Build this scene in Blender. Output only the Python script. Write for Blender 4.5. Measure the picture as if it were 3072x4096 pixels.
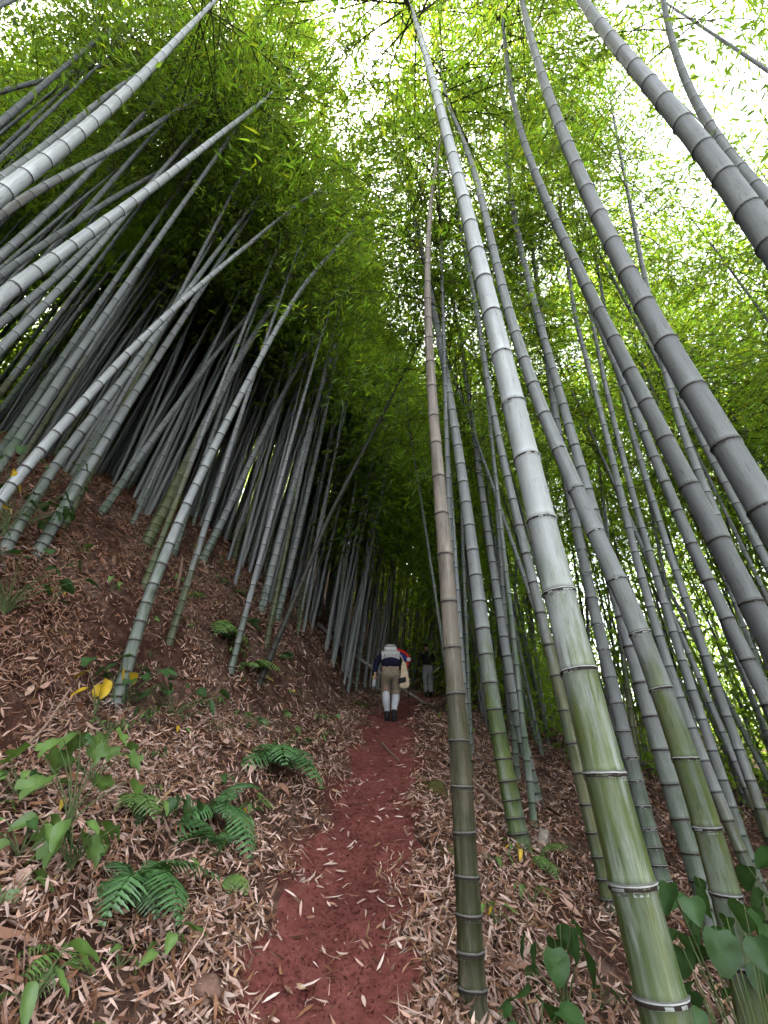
import bpy, bmesh, math
import numpy as np
from mathutils import Vector, Matrix, Quaternion

for o in list(bpy.data.objects):
    bpy.data.objects.remove(o)
scene = bpy.context.scene
C = scene.collection
rng = np.random.default_rng(7)
R = math.radians

# ---------------------------------------------------------------- camera, sky, sun, exposure
CAM_PITCH = R(30.7)
cam_data = bpy.data.cameras.new('camera')
cam = bpy.data.objects.new('camera', cam_data); C.objects.link(cam)
cam.location = (0, 0, 1.5); cam.rotation_euler = (R(90) + CAM_PITCH, 0, 0)
cam_data.sensor_fit = 'VERTICAL'; cam_data.sensor_height = 36; cam_data.lens = 16.28
cam_data.clip_start = .05; cam_data.clip_end = 2000
scene.camera = cam

SUN_EL, SUN_AZ = R(62), R(-35)            # azimuth from +y (up the path) towards +x
world = bpy.data.worlds.new('World'); scene.world = world; world.use_nodes = True
wn = world.node_tree; wn.nodes.clear()
w_out = wn.nodes.new('ShaderNodeOutputWorld'); w_bg = wn.nodes.new('ShaderNodeBackground')
w_sky = wn.nodes.new('ShaderNodeTexSky'); w_sky.sky_type = 'NISHITA'; w_sky.sun_disc = False
w_sky.sun_elevation = SUN_EL; w_sky.sun_rotation = SUN_AZ; w_sky.dust_density = 3.0; w_sky.ozone_density = 1.0
w_hs = wn.nodes.new('ShaderNodeHueSaturation'); w_hs.inputs['Saturation'].default_value = .30   # thin bright overcast
wn.links.new(w_sky.outputs[0], w_hs.inputs['Color']); wn.links.new(w_hs.outputs[0], w_bg.inputs['Color'])
w_bg.inputs['Strength'].default_value = .15
wn.links.new(w_bg.outputs[0], w_out.inputs['Surface'])
sun_data = bpy.data.lights.new('sun', 'SUN'); sun_data.energy = 2.2; sun_data.angle = R(9); sun_data.color = (1, .95, .86)
sun = bpy.data.objects.new('sun', sun_data); C.objects.link(sun)
sd = Vector((math.sin(SUN_AZ) * math.cos(SUN_EL), math.cos(SUN_AZ) * math.cos(SUN_EL), math.sin(SUN_EL)))
sun.rotation_euler = sd.to_track_quat('Z', 'Y').to_euler()
scene.view_settings.view_transform = 'Standard'; scene.view_settings.look = 'None'
scene.view_settings.gamma = 1; scene.view_settings.use_curve_mapping = False
scene.view_settings.exposure = 3.2
cy = scene.cycles
cy.max_bounces = 5; cy.diffuse_bounces = 0; cy.glossy_bounces = 1; cy.transmission_bounces = 4; cy.adaptive_threshold = .03; cy.transparent_max_bounces = 4
cy.use_denoising = True; cy.use_light_tree = False

# ---------------------------------------------------------------- helpers
def tag(o, label=None, cat=None, group=None, kind=None):
    for k, v in (('label', label), ('category', cat), ('group', group), ('kind', kind)):
        if v: o[k] = v
    return o
def empty(name, loc=(0, 0, 0), rz=0.):
    o = bpy.data.objects.new(name, None); C.objects.link(o)
    o.empty_display_size = .1; o.location = loc; o.rotation_euler = (0, 0, rz)
    return o
def link(name, me, parent=None):
    o = bpy.data.objects.new(name, me); C.objects.link(o); o.parent = parent
    return o
def mesh_np(name, verts, tris, mats, tint=None, uv=None, mat_idx=None, smooth=False, attr=None):
    """verts (N,3); tris (M,3) or (M,4) int; tint (N,3) point colour; uv per loop (M*k,2)"""
    me = bpy.data.meshes.new(name)
    verts = np.asarray(verts, np.float32); tris = np.asarray(tris, np.int32); k = tris.shape[1]
    me.vertices.add(len(verts)); me.vertices.foreach_set('co', verts.ravel())
    me.loops.add(tris.size); me.loops.foreach_set('vertex_index', tris.ravel())
    me.polygons.add(len(tris)); me.polygons.foreach_set('loop_start', np.arange(0, tris.size, k, dtype=np.int32))
    me.polygons.foreach_set('loop_total', np.full(len(tris), k, np.int32))
    for m in (mats if isinstance(mats, (list, tuple)) else [mats]): me.materials.append(m)
    if mat_idx is not None: me.polygons.foreach_set('material_index', np.asarray(mat_idx, np.int32))
    if smooth: me.polygons.foreach_set('use_smooth', np.ones(len(tris), bool))
    if tint is not None:
        a = me.color_attributes.new('tint', 'FLOAT_COLOR', 'POINT')
        t = np.ones((len(verts), 4), np.float32); t[:, :tint.shape[1]] = tint; a.data.foreach_set('color', t.ravel())
    if uv is not None:
        l = me.uv_layers.new(name='UVMap'); l.data.foreach_set('uv', np.asarray(uv, np.float32).ravel())
    me.update(calc_edges=True); me.validate()
    return me
def norm(v):
    return v / np.maximum(np.linalg.norm(v, axis=-1, keepdims=True), 1e-9)
class Acc:
    """collects triangles of one mesh"""
    def __init__(self): self.v = []; self.f = []; self.t = []; self.m = []; self.n = 0
    def add(self, v, f, tint=None, mat=0):
        v = np.asarray(v, float); f = np.asarray(f, int)
        if f.shape[1] == 4: f = np.concatenate([f[:, [0, 1, 2]], f[:, [0, 2, 3]]])
        self.v.append(v); self.f.append(f + self.n); self.n += len(v)
        tint = np.ones((len(v), 3)) if tint is None else np.broadcast_to(np.asarray(tint, float), (len(v), 3))
        self.t.append(tint); self.m.append(np.full(len(f), mat))
    def mesh(self, name, mats, smooth=False):
        return mesh_np(name, np.concatenate(self.v), np.concatenate(self.f), mats, np.concatenate(self.t), mat_idx=np.concatenate(self.m), smooth=smooth)
def leaf_batch(P, D, N, L, W, fold=.25, droop=.15):
    """flat lanceolate leaves: base, left, right, tip -> two folded faces each"""
    D = norm(D); S = norm(np.cross(D, N)); N = norm(np.cross(S, D)); L = np.asarray(L)[:, None]; W = np.asarray(W)[:, None]
    mid = P + D * L * .4
    v = np.stack([P, mid + S * W * .5 + N * W * fold, mid - S * W * .5 + N * W * fold, P + D * L - N * L * droop], 1).reshape(-1, 3)
    i = np.arange(len(P))[:, None] * 4
    f = np.concatenate([i + [0, 1, 3], i + [0, 3, 2]])
    return v, f
def leaf_batch6(P, D, N, L, W, curl, twist):
    """dry curled leaves: six points, four faces each"""
    D = norm(D); S = norm(np.cross(D, N)); N = norm(np.cross(S, D)); L = np.asarray(L)[:, None]; W = np.asarray(W)[:, None]
    curl = np.asarray(curl)[:, None]; tw = np.asarray(twist)[:, None]
    def at(t, w, side):
        c = P + D * L * (t - .5) + N * (curl * L * (t - .5) ** 2 * 4 * .25)
        s = S * np.cos(tw * t) + N * np.sin(tw * t)
        return c + s * W * w * side + N * W * .22 * (abs(side))
    v = np.stack([at(0, 0, 0), at(.3, .5, 1), at(.3, .5, -1), at(.68, .42, 1), at(.68, .42, -1), at(1, 0, 0)], 1).reshape(-1, 3)
    i = np.arange(len(P))[:, None] * 6
    f = np.concatenate([i + [0, 1, 2], i + [1, 3, 2], i + [2, 3, 4], i + [3, 5, 4]])
    return v, f
def tube(path, rad, nseg=8, cap=True):
    """tube through path (n,3) with radii; returns verts, quads, uv(per quad corner)"""
    path = np.asarray(path, float); n = len(path); rad = np.broadcast_to(np.asarray(rad, float), (n,))
    T = norm(np.gradient(path, axis=0))
    ref = np.array([1., 0, 0]) if abs(T[:, 0]).mean() < .8 else np.array([0, 0, 1.])
    A = norm(np.cross(np.broadcast_to(ref, T.shape), T)); B = np.cross(T, A)
    th = np.linspace(0, 2 * np.pi, nseg, endpoint=False)
    v = path[:, None] + rad[:, None, None] * (A[:, None] * np.cos(th)[None, :, None] + B[:, None] * np.sin(th)[None, :, None])
    i = np.arange(n - 1)[:, None] * nseg; j = np.arange(nseg)[None]; j2 = (j + 1) % nseg
    q = np.stack([i + j, i + j2, i + nseg + j2, i + nseg + j], -1).reshape(-1, 4)
    s = np.concatenate([[0], np.cumsum(np.linalg.norm(np.diff(path, axis=0), axis=1))])
    uu = np.stack([j / nseg, (j + 1) / nseg, (j + 1) / nseg, j / nseg], -1) * np.ones((n - 1, 1, 1))
    vv = np.stack([s[:-1], s[:-1], s[1:], s[1:]], -1)[:, None, :] * np.ones((1, nseg, 1))
    return v.reshape(-1, 3), q, np.stack([uu, vv], -1).reshape(-1, 2)
def catmull(P, t):
    """P (n,3) evenly spaced in parameter 0..1, t array -> points"""
    P = np.asarray(P, float); n = len(P) - 1
    x = np.clip(np.asarray(t, float) * n, 0, n - 1e-6); i = x.astype(int); f = (x - i)[:, None]
    g = lambda k: P[np.clip(i + k, 0, n)]
    p0, p1, p2, p3 = 2 * g(0) - g(1), g(0), g(1), g(2)
    p0 = np.where((i > 0)[:, None], g(-1), p0); p3 = np.where((i < n - 1)[:, None], p3, 2 * g(1) - g(0))
    return .5 * (2 * p1 + (p2 - p0) * f + (2 * p0 - 5 * p1 + 4 * p2 - p3) * f ** 2 + (3 * p1 - p0 - 3 * p2 + p3) * f ** 3)

# ---------------------------------------------------------------- materials
class NT:
    def __init__(self, name):
        self.m = bpy.data.materials.new(name); self.m.use_nodes = True; self.t = self.m.node_tree; self.t.nodes.clear()
        self.out = self.n('OutputMaterial')
    def n(self, kind, **k):
        o = self.t.nodes.new('ShaderNode' + kind)
        for a, b in k.items(): setattr(o, a, b)
        return o
    def set(self, sock, v):
        if isinstance(v, bpy.types.NodeSocket): self.t.links.new(v, sock)
        elif v is not None: sock.default_value = v if not isinstance(v, tuple) or len(v) != 3 or sock.type != 'RGBA' else (*v, 1)
        return sock
    def mix(self, f, a, b, mode='MIX'):
        o = self.n('Mix', data_type='RGBA', blend_type=mode); o.clamp_factor = True
        self.set(o.inputs[0], f); self.set(o.inputs[6], a); self.set(o.inputs[7], b); return o.outputs[2]
    def math(self, op, a, b=None, c=None):
        o = self.n('Math', operation=op)
        for i, v in enumerate((a, b, c)):
            if v is not None: self.set(o.inputs[i], v)
        return o.outputs[0]
    def ramp(self, x, lo, hi, a=0., b=1.):
        o = self.n('MapRange', interpolation_type='SMOOTHSTEP'); self.set(o.inputs[0], x)
        for i, v in enumerate((lo, hi, a, b)): self.set(o.inputs[i + 1], v)
        return o.outputs[0]
    def noise(self, vec, scale, detail=3, rough=.5, out=0):
        o = self.n('TexNoise'); self.set(o.inputs['Vector'], vec); o.inputs['Scale'].default_value = scale
        o.inputs['Detail'].default_value = detail; o.inputs['Roughness'].default_value = rough; return o.outputs[out]
    def scale(self, vec, s):
        o = self.n('VectorMath', operation='MULTIPLY'); self.set(o.inputs[0], vec); o.inputs[1].default_value = s; return o.outputs[0]
    def principled(self, col, rough=.6, bump=None, bstr=.3, bdist=.01, spec=.5, **k):
        p = self.n('BsdfPrincipled'); self.set(p.inputs['Base Color'], col); self.set(p.inputs['Roughness'], rough)
        p.inputs['Specular IOR Level'].default_value = spec
        for a, b in k.items(): self.set(p.inputs[a], b)
        if bump is not None:
            b = self.n('Bump'); self.set(b.inputs['Height'], bump); b.inputs['Strength'].default_value = bstr; b.inputs['Distance'].default_value = bdist
            self.t.links.new(b.outputs[0], p.inputs['Normal'])
        self.t.links.new(p.outputs[0], self.out.inputs[0]); return self.m
    def leaf(self, col, trans, tfac=.45, gloss=.06):
        d = self.n('BsdfDiffuse'); self.set(d.inputs[0], col); t = self.n('BsdfTranslucent'); self.set(t.inputs[0], trans)
        a = self.n('MixShader'); self.set(a.inputs[0], tfac); self.t.links.new(d.outputs[0], a.inputs[1]); self.t.links.new(t.outputs[0], a.inputs[2])
        g = self.n('BsdfGlossy'); g.inputs['Roughness'].default_value = .45; g.inputs[0].default_value = (.9, .95, .9, 1)
        b = self.n('MixShader'); self.set(b.inputs[0], gloss); self.t.links.new(a.outputs[0], b.inputs[1]); self.t.links.new(g.outputs[0], b.inputs[2])
        self.t.links.new(b.outputs[0], self.out.inputs[0]); return self.m

def m_foliage(name, col, trans, tfac=.5, gloss=.05):
    n = NT(name); a = n.n('Attribute', attribute_name='tint'); o = n.n('ObjectInfo')
    v = n.ramp(o.outputs['Random'], 0, 1, .8, 1.2)
    c = n.mix(1., a.outputs['Color'], v, 'MULTIPLY')
    return n.leaf(n.mix(1., col, c, 'MULTIPLY'), n.mix(1., trans, c, 'MULTIPLY'), tfac, gloss)
M_CANOPY = m_foliage('bamboo leaf', (.08, .155, .024), (.40, .60, .04), .58)
M_FERN = m_foliage('fern frond', (.09, .21, .06), (.12, .27, .05), .35, .08)
M_HERB = m_foliage('herb leaf', (.15, .26, .06), (.22, .36, .05), .35, .05)
M_DARKLEAF = m_foliage('dark broad leaf', (.048, .105, .028), (.07, .15, .025), .3, .025)
M_YELLOW = m_foliage('yellow leaf', (.78, .50, .03), (.6, .4, .02), .3, .04)
M_LITTER = m_foliage('dry leaf', (1., 1., 1.), (.5, .4, .3), .12, .02)

def m_culm(name, grey, lowmix, dry=False):
    """grey waxy bamboo; obj.color = colour of the green foot, alpha = how far the green climbs"""
    n = NT(name); uv = n.n('UVMap').outputs[0]; info = n.n('ObjectInfo'); at = n.n('Attribute', attribute_name='tint')
    sep = n.n('SeparateXYZ'); n.set(sep.inputs[0], uv); h = sep.outputs[1]
    rnd = n.math('MULTIPLY', info.outputs['Random'], 40.)
    off = n.n('CombineXYZ'); n.set(off.inputs[0], rnd); n.set(off.inputs[1], rnd); n.set(off.inputs[2], rnd)
    uv2 = n.n('VectorMath', operation='ADD'); n.set(uv2.inputs[0], uv); n.set(uv2.inputs[1], off.outputs[0]); uv = uv2.outputs[0]
    streak = n.noise(n.scale(uv, (11, .55, 1)), 1., 4, .6)
    blotch = n.noise(n.scale(uv, (3.2, 2.2, 1)), 1., 4, .55)
    fine = n.noise(n.scale(uv, (60, 14, 1)), 1., 3, .6)
    hh = n.math('ADD', h, n.math('MULTIPLY', n.math('SUBTRACT', blotch, .5), 2.4))
    g = n.ramp(n.math('DIVIDE', hh, n.math('MULTIPLY', info.outputs['Alpha'], 5.)), .5, .95, 1., 0.)
    g = n.math('MULTIPLY', g, n.ramp(streak, .3, .62, .78, 1.))
    low = n.mix(n.ramp(blotch, .40, .60), info.outputs['Color'], n.mix(1., info.outputs['Color'], (.50, .66, .45), 'MULTIPLY'))
    low = n.mix(n.ramp(n.noise(n.scale(uv, (7, 3.2, 1)), 1., 5, .65), .5, .72, 0, .5), low, n.mix(.7, grey, info.outputs['Color']))
    top = n.mix(n.ramp(streak, .35, .7), grey, n.mix(1., grey, (.84, .85, .80), 'MULTIPLY'))
    if dry: top = n.mix(n.ramp(blotch, .4, .6), top, lowmix)
    c = n.mix(g, top, low)
    c = n.mix(n.ramp(fine, .55, .8, 0, .16), c, (.22, .225, .19))
    spot = n.noise(n.scale(uv, (26, 9, 1)), 1., 5, .7); pale = n.noise(n.scale(uv, (5, 1.6, 3)), 1., 5, .7)
    c = n.mix(n.math('MULTIPLY', n.ramp(pale, .52, .64, 0, .6), n.math('SUBTRACT', 1., n.math('MULTIPLY', g, .65))), c, n.mix(1., grey, (1.25, 1.27, 1.22), 'MULTIPLY'))      # wax bloom and lichen
    c = n.mix(n.ramp(spot, .56, .68, 0, .6), c, n.mix(1., c, (.35, .33, .28), 'MULTIPLY'))             # mould specks
    c = n.mix(1., c, at.outputs['Color'], 'MULTIPLY')
    return n.principled(c, n.ramp(streak, .3, .7, .38, .6), n.math('ADD', fine, streak), .2, .004, .3)
M_CULM = m_culm('bamboo culm', (.28, .285, .275), (.2, .2, .1))
M_DRY = m_culm('dry bamboo culm', (.25, .205, .165), (.14, .115, .085), True)
def m_plain(name, a, b, scale=30., rough=.7, bstr=.3, bdist=.004, stretch=(1, 1, 1), spec=.3):
    n = NT(name); tc = n.n('TexCoord').outputs['Object']; x = n.noise(n.scale(tc, stretch), scale, 4, .6)
    at = n.n('Attribute', attribute_name='tint')
    return n.principled(n.mix(n.ramp(x, .35, .68), a, b), rough, x, bstr, bdist, spec)
M_NODE = m_plain('node groove', (.025, .018, .014), (.05, .035, .028), 60)
M_SCAR = m_plain('sheath scar', (.10, .095, .08), (.17, .165, .145), 60)
M_POWDER = m_plain('white node wax', (.55, .55, .5), (.36, .37, .34), 80)
M_STICK = m_plain('dead wood', (.22, .13, .085), (.36, .25, .18), 20, stretch=(6, 6, 1))
M_TWIG = m_plain('twig', (.06, .055, .03), (.11, .1, .05), 20)
M_STEM = m_plain('green stem', (.10, .16, .05), (.16, .16, .07), 30)

# ---------------------------------------------------------------- terrain
def sstep(a, b, t):
    t = np.clip((t - a) / (b - a), 0, 1)
    return t * t * (3 - 2 * t)
def path_x(y):
    return np.interp(y, [-4, 0, 2.4, 4, 6, 8, 11, 15, 20, 40], [-.5, -.42, -.27, -.13, .0, .07, .4, 1.4, 2.6, 6])
def path_z(y):
    y = np.asarray(y, float)
    s = np.maximum(0, y - 7.5)
    return .3 * np.clip(y, -30, 7.5) + .24 * 40 * (1 - np.exp(-s / 40))
def toe(y):
    return np.interp(y, [0, 3, 4, 6, 8, 12, 20], [2.5, 2.4, 2.3, 1.5, .85, 1.1, 1.5])
def bumps(x, y):
    return (.5 * np.sin(1.7 * x + .6 * y + 1) * np.sin(1.1 * y - .5 * x) + .3 * np.sin(3.9 * x - 2.1 * y + 2) * np.sin(3.1 * y + 1.3 * x)
            + .2 * np.sin(8.3 * x + 3.7 * y) * np.sin(7.1 * y - 4.4 * x + .5))
def terrain(x, y):
    x = np.asarray(x, float); y = np.asarray(y, float)
    u = x - path_x(y)
    a = np.maximum(0, -u - .3); s = np.maximum(0, -u - toe(y)); b = np.maximum(0, u - .4)
    far = sstep(60, 20, np.hypot(x, y))
    h = .30 * np.minimum(a, 3) + .44 * 25 * (1 - np.exp(-s / 25)) + .95 * 2.2 * (1 - np.exp(-s / 2.2))
    h = h + (.17 + .06 * np.sin(1.7 * y)) * sstep(.80 + .12 * np.sin(2.6 * y), 1.12 + .12 * np.sin(2.6 * y), -u) * sstep(6.5, 4., y)   # undercut lip of the bank
    h = h - .34 * 11 * (1 - np.exp(-b / 11))
    h = h + bumps(x, y) * (.02 + .07 * sstep(.3, 1.2, np.abs(u)))
    h = h - .045 * sstep(.42, .2, np.abs(u))
    h = h + 14 * (1 - np.exp(-.5 * np.maximum(0, y - 17) / 14)) * (.12 + .88 * sstep(13, 3, u))   # the head of the valley
    return path_z(y) + h

# ---------------------------------------------------------------- ground, path
def m_ground():
    n = NT('litter covered soil'); pos = n.n('NewGeometry').outputs['Position']; at = n.n('Attribute', attribute_name='tint').outputs['Color']
    big = n.noise(pos, 1.3, 4, .6); mid = n.noise(pos, 9., 5, .6); fine = n.noise(pos, 60., 4, .65)
    v = n.n('TexVoronoi'); n.set(v.inputs['Vector'], n.scale(pos, (38, 16, 20))); v.inputs['Scale'].default_value = 1.; v.inputs['Randomness'].default_value = 1.
    soil = n.mix(n.ramp(mid, .35, .7), (.05, .022, .014), (.105, .046, .03))
    lit = n.mix(n.ramp(v.outputs['Color'], .2, .8), (.10, .058, .038), (.34, .21, .15))
    f = n.ramp(n.math('ADD', n.math('MULTIPLY', big, .7), n.math('MULTIPLY', mid, .5)), .5, .72)
    c = n.mix(f, soil, n.mix(.55, lit, (.08, .05, .035)))
    sep = n.n('SeparateColor'); n.set(sep.inputs[0], at)
    c = n.mix(sep.outputs[0], c, n.mix(n.ramp(fine, .3, .7), (.13, .036, .026), (.19, .056, .042)))
    hgt = n.math('ADD', n.math('MULTIPLY', v.outputs['Distance'], .5), n.math('ADD', mid, n.math('MULTIPLY', fine, .5)))
    return n.principled(c, .9, hgt, .7, .03, .15)
M_GROUND = m_ground()
def m_path():
    n = NT('trodden red soil'); pos = n.n('NewGeometry').outputs['Position']
    big = n.noise(pos, 2.2, 4, .6); mid = n.noise(pos, 14., 5, .65); fine = n.noise(pos, 110., 4, .7); grit = n.noise(pos, 320., 2, .6)
    c = n.mix(n.ramp(mid, .3, .7), (.19, .052, .041), (.32, .105, .084))
    c = n.mix(n.ramp(big, .42, .66, 0, .6), c, (.14, .042, .034))
    c = n.mix(n.ramp(fine, .58, .8, 0, .7), c, (.26, .085, .065))
    c = n.mix(n.ramp(grit, .62, .75, 0, .5), c, (.07, .02, .015))
    return n.principled(c, .92, n.math('ADD', mid, n.math('ADD', n.math('MULTIPLY', fine, .6), n.math('MULTIPLY', grit, .25))), .8, .026, .12)
M_PATH = m_path()

def graded(lo, hi, fine, flo, fhi, grow=1.12):
    a = list(np.arange(flo, fhi + 1e-6, fine)); s = fine
    while a[-1] < hi: s *= grow; a.append(a[-1] + s)
    s = fine
    while a[0] > lo: s *= grow; a.insert(0, a[0] - s)
    return np.array(a)
def grid_faces(nx, ny):
    i = np.arange(ny - 1)[:, None] * nx + np.arange(nx - 1)[None]
    return np.stack([i, i + 1, i + nx + 1, i + nx], -1).reshape(-1, 4)
gx = graded(-300, 300, .07, -5.5, 4.5); gy = graded(-120, 400, .07, .8, 11.)
X, Y = np.meshgrid(gx, gy)
Z = terrain(X, Y)
pathness = sstep(.5, .25, np.abs(X - path_x(Y)) + .12 * np.sin(5 * Y + 2 * X)) * sstep(40, 15, np.abs(Y))
me = mesh_np('ground', np.stack([X, Y, Z], -1).reshape(-1, 3), grid_faces(len(gx), len(gy)), M_GROUND,
             np.repeat(pathness.reshape(-1, 1), 3, 1), smooth=True)
ground_obj = tag(link('ground', me), kind='structure')

py_ = np.concatenate([np.arange(-2, 9, .022), np.arange(9, 18, .08)]); pu = np.linspace(-1, 1, 48)
U, Y = np.meshgrid(pu, py_)
wid = .35 + .035 * np.sin(2.1 * Y + 1) + .035 * np.sin(5.3 * Y) + .02 * np.sin(13 * Y + U * 3)
X = path_x(Y) + U * wid
clod = .5 * np.sin(31 * X + 9 * Y) * np.sin(27 * Y - 11 * X) + .5 * np.sin(63 * X - 41 * Y + 1) * np.sin(58 * Y + 37 * X)
Z = terrain(X, Y) + .010 + .0035 * clod * (.4 + .6 * np.sin(3.1 * Y + 2 * X) ** 2) * (1 - U ** 2) - .012 * sstep(.85, 1., np.abs(U))
me = mesh_np('path', np.stack([X, Y, Z], -1).reshape(-1, 3), grid_faces(len(pu), len(py_)), M_PATH, smooth=True)
path_obj = tag(link('path', me), kind='structure')

# ---------------------------------------------------------------- fallen leaves
def t_normal(x, y):
    e = .05
    return norm(np.stack([-(terrain(x + e, y) - terrain(x - e, y)) / (2 * e), -(terrain(x, y + e) - terrain(x, y - e)) / (2 * e), np.ones_like(x)], -1))
PAL = np.array([(.68, .48, .39), (.57, .38, .29), (.42, .245, .165), (.22, .115, .07), (.80, .63, .53), (.30, .155, .085), (.13, .065, .042), (.50, .34, .18)])
def litter(n, d0, d1, ang0, ang1, rg):
    d = d0 * (d1 / d0) ** rg.random(n); th = rg.uniform(ang0, ang1, n)
    x = d * np.sin(th); y = d * np.cos(th); u = np.abs(x - path_x(y))
    edge = u + .10 * np.sin(4.1 * y + 3 * x) + .06 * np.sin(11 * y)
    patch = .5 + .5 * np.sin(2.3 * x + 1.2 * y + 1) * np.sin(1.9 * y - 1.1 * x)
    keep = rg.random(n) < np.clip(sstep(.17, .45, edge), .05, 1) * (.25 + .75 * sstep(.25, .75, patch + .3 * ((x - path_x(y)) > -1.) + .25 * np.sin(6.1 * x + 2 * y) * np.sin(5.3 * y - x)))
    return x[keep], y[keep], d[keep]
x, y, d = litter(150000, 1.6, 17., -1.0, 1.0, rng)
x2, y2, d2 = litter(46000, 3.4, 13., -.95, -.1, rng); k2 = (x2 - path_x(y2)) < -1.3
x, y, d = np.concatenate([x, x2[k2]]), np.concatenate([y, y2[k2]]), np.concatenate([d, d2[k2]])
n_ = len(x); N = t_normal(x, y)
N = norm(N + rng.normal(0, .42, (n_, 3))); a = rng.uniform(0, 2 * np.pi, n_)
down = np.stack([N[:, 0], N[:, 1], -np.hypot(N[:, 0], N[:, 1])], -1) * 1.4
D = np.stack([np.cos(a), np.sin(a), np.zeros(n_)], -1) + down * rng.random((n_, 1)); D = D - N * (D * N).sum(1, keepdims=True)
L = rng.uniform(.038, .105, n_) * (1 + .35 * sstep(5, 12, d)); W = L * rng.uniform(.10, .18, n_)
kind_ = rng.random(n_); tw_ = kind_ < .05; sh_ = (kind_ > .993) & (np.abs(x - path_x(y)) > .6)      # twigs and torn culm sheaths among the leaves
L = np.where(tw_, rng.uniform(.12, .36, n_), np.where(sh_, rng.uniform(.10, .2, n_), L)); W = np.where(tw_, .005, np.where(sh_, L * .26, W))
P = np.stack([x, y, terrain(x, y) + rng.uniform(.006, .05, n_) * (1 - .6 * (np.abs(x - path_x(y)) < .35))], -1)
v, f = leaf_batch6(P, D, N, L, W, rng.normal(.15, .5, n_), rng.normal(0, .9, n_))
col = PAL[rng.choice(len(PAL), n_, p=[.2, .16, .14, .13, .14, .12, .07, .04])] * rng.uniform(.6, 1.2, (n_, 1)) * np.array((1.06, .96, .90))
brown = np.array((.62, .5, .42)); s_ = sstep(1.5, 3.2, -(x - path_x(y)))[:, None]       # older, browner litter on the hillside
col = col * (1 - s_) + col * brown * s_
tag(link('leaf_litter', mesh_np('leaf_litter', v, f, M_LITTER, np.repeat(col, 6, 0))), 'dry tan bamboo leaves carpeting the slopes beside the path', 'leaf litter', kind='stuff')
# crumbs of soil on the trodden path
nc = 5200; cy_ = 1.9 * (8.5 / 1.9) ** rng.random(nc); cx_ = path_x(cy_) + rng.normal(0, .22, nc); cr = rng.uniform(.002, .0075, nc) * (1 + (rng.random(nc) < .04) * 1.3)
tet = np.array([(1, 1, 1), (-1, -1, 1), (-1, 1, -1), (1, -1, -1), (0, 0, 1.6)], float); tf = np.array([(0, 4, 1), (0, 2, 4), (1, 4, 2), (0, 1, 3), (0, 3, 2), (1, 2, 3)])
vv_ = np.stack([cx_, cy_, terrain(cx_, cy_) + .012], -1)[:, None] + (tet[None] + rng.normal(0, .35, (nc, 5, 3))) * cr[:, None, None] * .7
tag(link('soil_crumbs', mesh_np('soil_crumbs', vv_.reshape(-1, 3), (np.arange(nc)[:, None, None] * 5 + tf[None]).reshape(-1, 3), M_PATH)), 'small crumbs of red soil strewn over the path', 'soil', kind='stuff')
# the leaves that lie singly on the bare path
proto = []
for k in range(9):
    v, f = leaf_batch6(np.zeros((1, 3)), np.array([[1., 0, 0]]), np.array([[0, 0, 1.]]), [rng.uniform(.08, .14)], [rng.uniform(.012, .02)], [rng.normal(.2, .35)], [rng.normal(0, .6)])
    proto.append(mesh_np('fallen_leaf', v, f, M_LITTER, np.repeat(PAL[[0, 1, 4, 0, 4, 2, 7, 4, 1]][k][None] * 1.1, 6, 0)))
k = 0
for i in range(96):
    yy = 2.0 * (8.2 / 2.0) ** rng.random(); uu = rng.uniform(-.33, .33); xx = path_x(yy) + uu
    o = link('fallen_leaf', proto[i % 9]); o.location = (xx, yy, float(terrain(xx, yy)) + .026)
    nn = t_normal(np.array([xx]), np.array([yy]))[0]
    o.rotation_euler = (Vector(nn).to_track_quat('Z', 'Y') @ Quaternion((0, 0, 1), rng.uniform(0, 6.28))).to_euler()
    s = rng.uniform(.5, 1.0); o.scale = (s, s, s)
    tag(o, 'dry pale bamboo leaf lying singly on the red dirt path', 'leaf', 'fallen leaves scattered on the path')

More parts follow.
